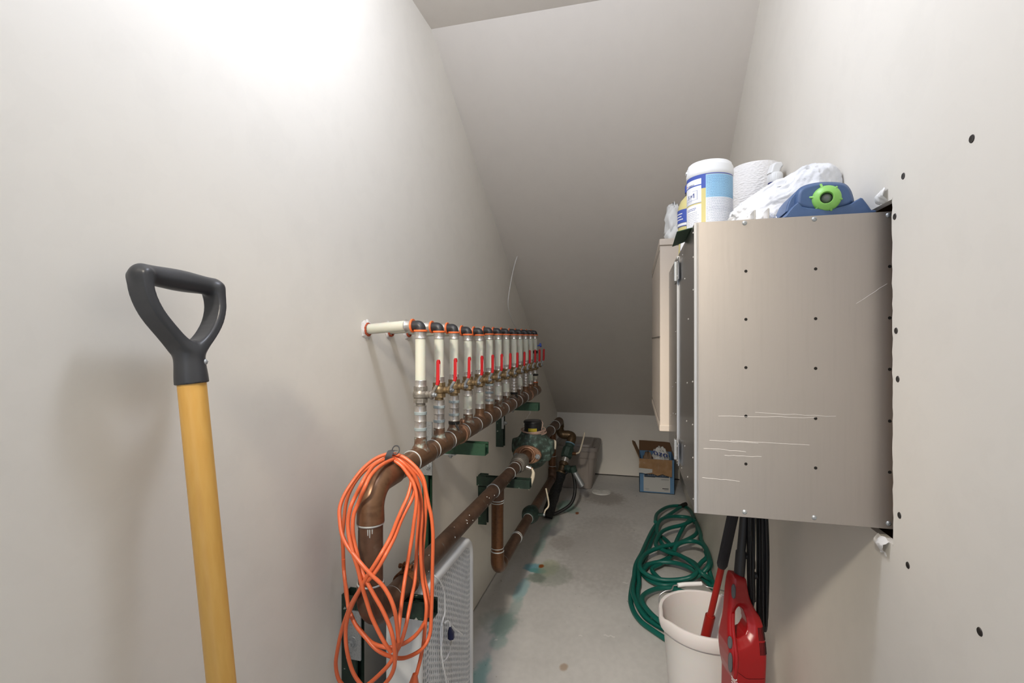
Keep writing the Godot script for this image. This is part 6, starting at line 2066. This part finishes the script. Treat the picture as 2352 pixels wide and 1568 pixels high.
	t = thing("drain_container", "blue plastic container with bright green screw cap at the cabinet front", "container", bc)
	var dome := PackedVector2Array([Vector2(0.275, 1.521), Vector2(0.276, 1.532), Vector2(0.279, 1.542), Vector2(0.286, 1.549), Vector2(0.298, 1.553), Vector2(0.314, 1.555), Vector2(0.334, 1.554), Vector2(0.35, 1.551), Vector2(0.358, 1.546), Vector2(0.363, 1.538), Vector2(0.366, 1.529), Vector2(0.368, 1.519), Vector2(0.366, 1.512), Vector2(0.35, 1.504), Vector2(0.34, 1.502), Vector2(0.324, 1.501), Vector2(0.307, 1.502), Vector2(0.294, 1.505), Vector2(0.283, 1.509), Vector2(0.277, 1.514)])
	dome = smooth_poly(dome, 3)
	var db := MB.new().at(P(0, 0, 1.025))
	db.prism(dome, 1.025 - fd, 0.009)
	obj(db, "shell", M.blue_plastic, t)
	var back := PackedVector2Array([Vector2(0.261, 1.506), Vector2(0.264, 1.519), Vector2(0.269, 1.531), Vector2(0.277, 1.541), Vector2(0.285, 1.539), Vector2(0.285, 1.504)])
	db = MB.new().at(P(0, 0, 1.03))
	db.prism(back, 1.03 - 0.957, 0.003)
	obj(db, "side_band", M.blue_plastic, t)
	var tray := PackedVector2Array([Vector2(0.254, 1.493), Vector2(0.259, 1.499), Vector2(0.269, 1.512), Vector2(0.277, 1.519), Vector2(0.28, 1.518), Vector2(0.284, 1.511), Vector2(0.294, 1.508), Vector2(0.305, 1.506), Vector2(0.322, 1.505), Vector2(0.338, 1.506), Vector2(0.349, 1.508), Vector2(0.359, 1.511), Vector2(0.366, 1.516), Vector2(0.373, 1.52), Vector2(0.376, 1.519), Vector2(0.38, 1.513), Vector2(0.385, 1.505), Vector2(0.389, 1.498), Vector2(0.396, 1.497), Vector2(0.396, 1.489), Vector2(0.327, 1.488)])
	for i in tray.size():
		tray[i].y = maxf(tray[i].y, Y + 0.001)
		tray[i].x = minf(tray[i].x, 0.397)
	db = MB.new().at(P(0, 0, 1.02))
	db.prism(tray, 1.02 - 0.943, 0.0022)
	obj(db, "tray", M.blue_plastic, t)
	var cc := P(0.3215, 1.5225, 0.945)
	var cdir := Vector3(-0.30, -0.10, 1.0).normalized()
	var cap := MB.new()
	cap.xf = turned(cdir, cc)
	cap.xf.basis = cap.xf.basis.scaled(Vector3.ONE * 0.93)
	cap.lathe([Vector2(0.0, -0.004), Vector2(0.0225, -0.004), Vector2(0.0238, 0.000), Vector2(0.0232, 0.004), Vector2(0.0195, 0.0085), Vector2(0.0150, 0.0105), Vector2(0.0125, 0.0125), Vector2(0.0112, 0.0125), Vector2(0.0102, 0.0105), Vector2(0.0098, 0.001)], 44)
	for i in 6:
		var a := TAU * i / 6 + 0.2
		var d := Vector3(cos(a), 0, sin(a))
		var far: float = 0.0285 if i in [0, 1] else 0.0238
		cap.tube([d * 0.0115 + Vector3(0, 0.0112, 0), d * 0.0225 + Vector3(0, 0.004, 0), d * far + Vector3(0, 0.002, 0)], [0.0014, 0.0022, 0.0022], 8)
	var cp := obj(cap, "cap", M.green_cap, t, "bright green ribbed screw cap")
	var bore := MB.new()
	bore.xf = turned(cdir, cc)
	bore.lathe([Vector2(0.0, 0.0012), Vector2(0.0099, 0.0012), Vector2(0.0105, 0.0108)], 28)
	obj(bore, "bore", M.black_plastic, cp)
	var ball := MB.new()
	ball.xf = turned(cdir, cc)
	ball.lathe([Vector2(0.0, 0.0085), Vector2(0.0038, 0.0078), Vector2(0.0068, 0.0052), Vector2(0.0082, 0.0015)], 24)
	obj(ball, "plug", M.grey_ball, cp, "grey plug in the cap")
	# dark green card under the canister, poking out over the edge
	var card := MB.new()
	card.xf = Transform3D(Basis(Vector3(1, 0, 0), Vector3(0, 0, -1), Vector3(0, 1, 0)), Vector3(0, 1.4905, 0))
	card.prism(PackedVector2Array([Vector2(0.0805, 1.004), Vector2(0.105, 0.975), Vector2(0.160, 0.990), Vector2(0.160, 1.120), Vector2(0.106, 1.105), Vector2(0.0828, 1.157)]), 0.0014)
	var cardo := obj(card, "green_card", M.green_card)
	tag(cardo, "dark green card lying on the cabinet and poking past its corner", "card")
	# crumpled tissue on the beige box
	c = P(0.135, 1.622, 1.88)
	t = thing("crumpled_tissue", "crumpled pale tissue standing on the beige box behind the yellow bottle", "tissue", c)
	obj(crumple(c + Vector3(0.004, 0.086, 0), Vector3(0.030, 0.078, 0.040), 0.34, 61, 16, 22), "tissue", M.tissue, t)
	obj(crumple(c + Vector3(0.008, 0.040, 0.01), Vector3(0.038, 0.046, 0.04), 0.35, 62, 10, 14), "lower_fold", M.tissue, t)

func hanging_wire() -> void:
	var p := [P(-0.668, 1.777, 2.758)]
	p.append_array([P(-0.69, 1.708, 2.758), P(-0.705, 1.603, 2.734), P(-0.712, 1.5, 2.71), P(-0.716, 1.435, 2.766), P(-0.72, 1.387, 2.866), P(-0.722, 1.349, 2.965)])
	p.append_array([P(-0.722, 1.25, 3.02), P(-0.722, 1.10, 2.98), P(-0.720, 0.98, 2.90)])
	p.append_array([P(-0.69, 0.81, 3.194), P(-0.67, 0.788, 3.035), P(-0.66, 0.771, 2.903), P(-0.645, 0.757, 2.79)])
	var o := obj(MB.new().tube(spl(p, 6), 0.0028, 8), "hanging_wire", M.white_wire)
	tag(o, "thin white wire hanging from the sloped ceiling down behind the risers", "wire")
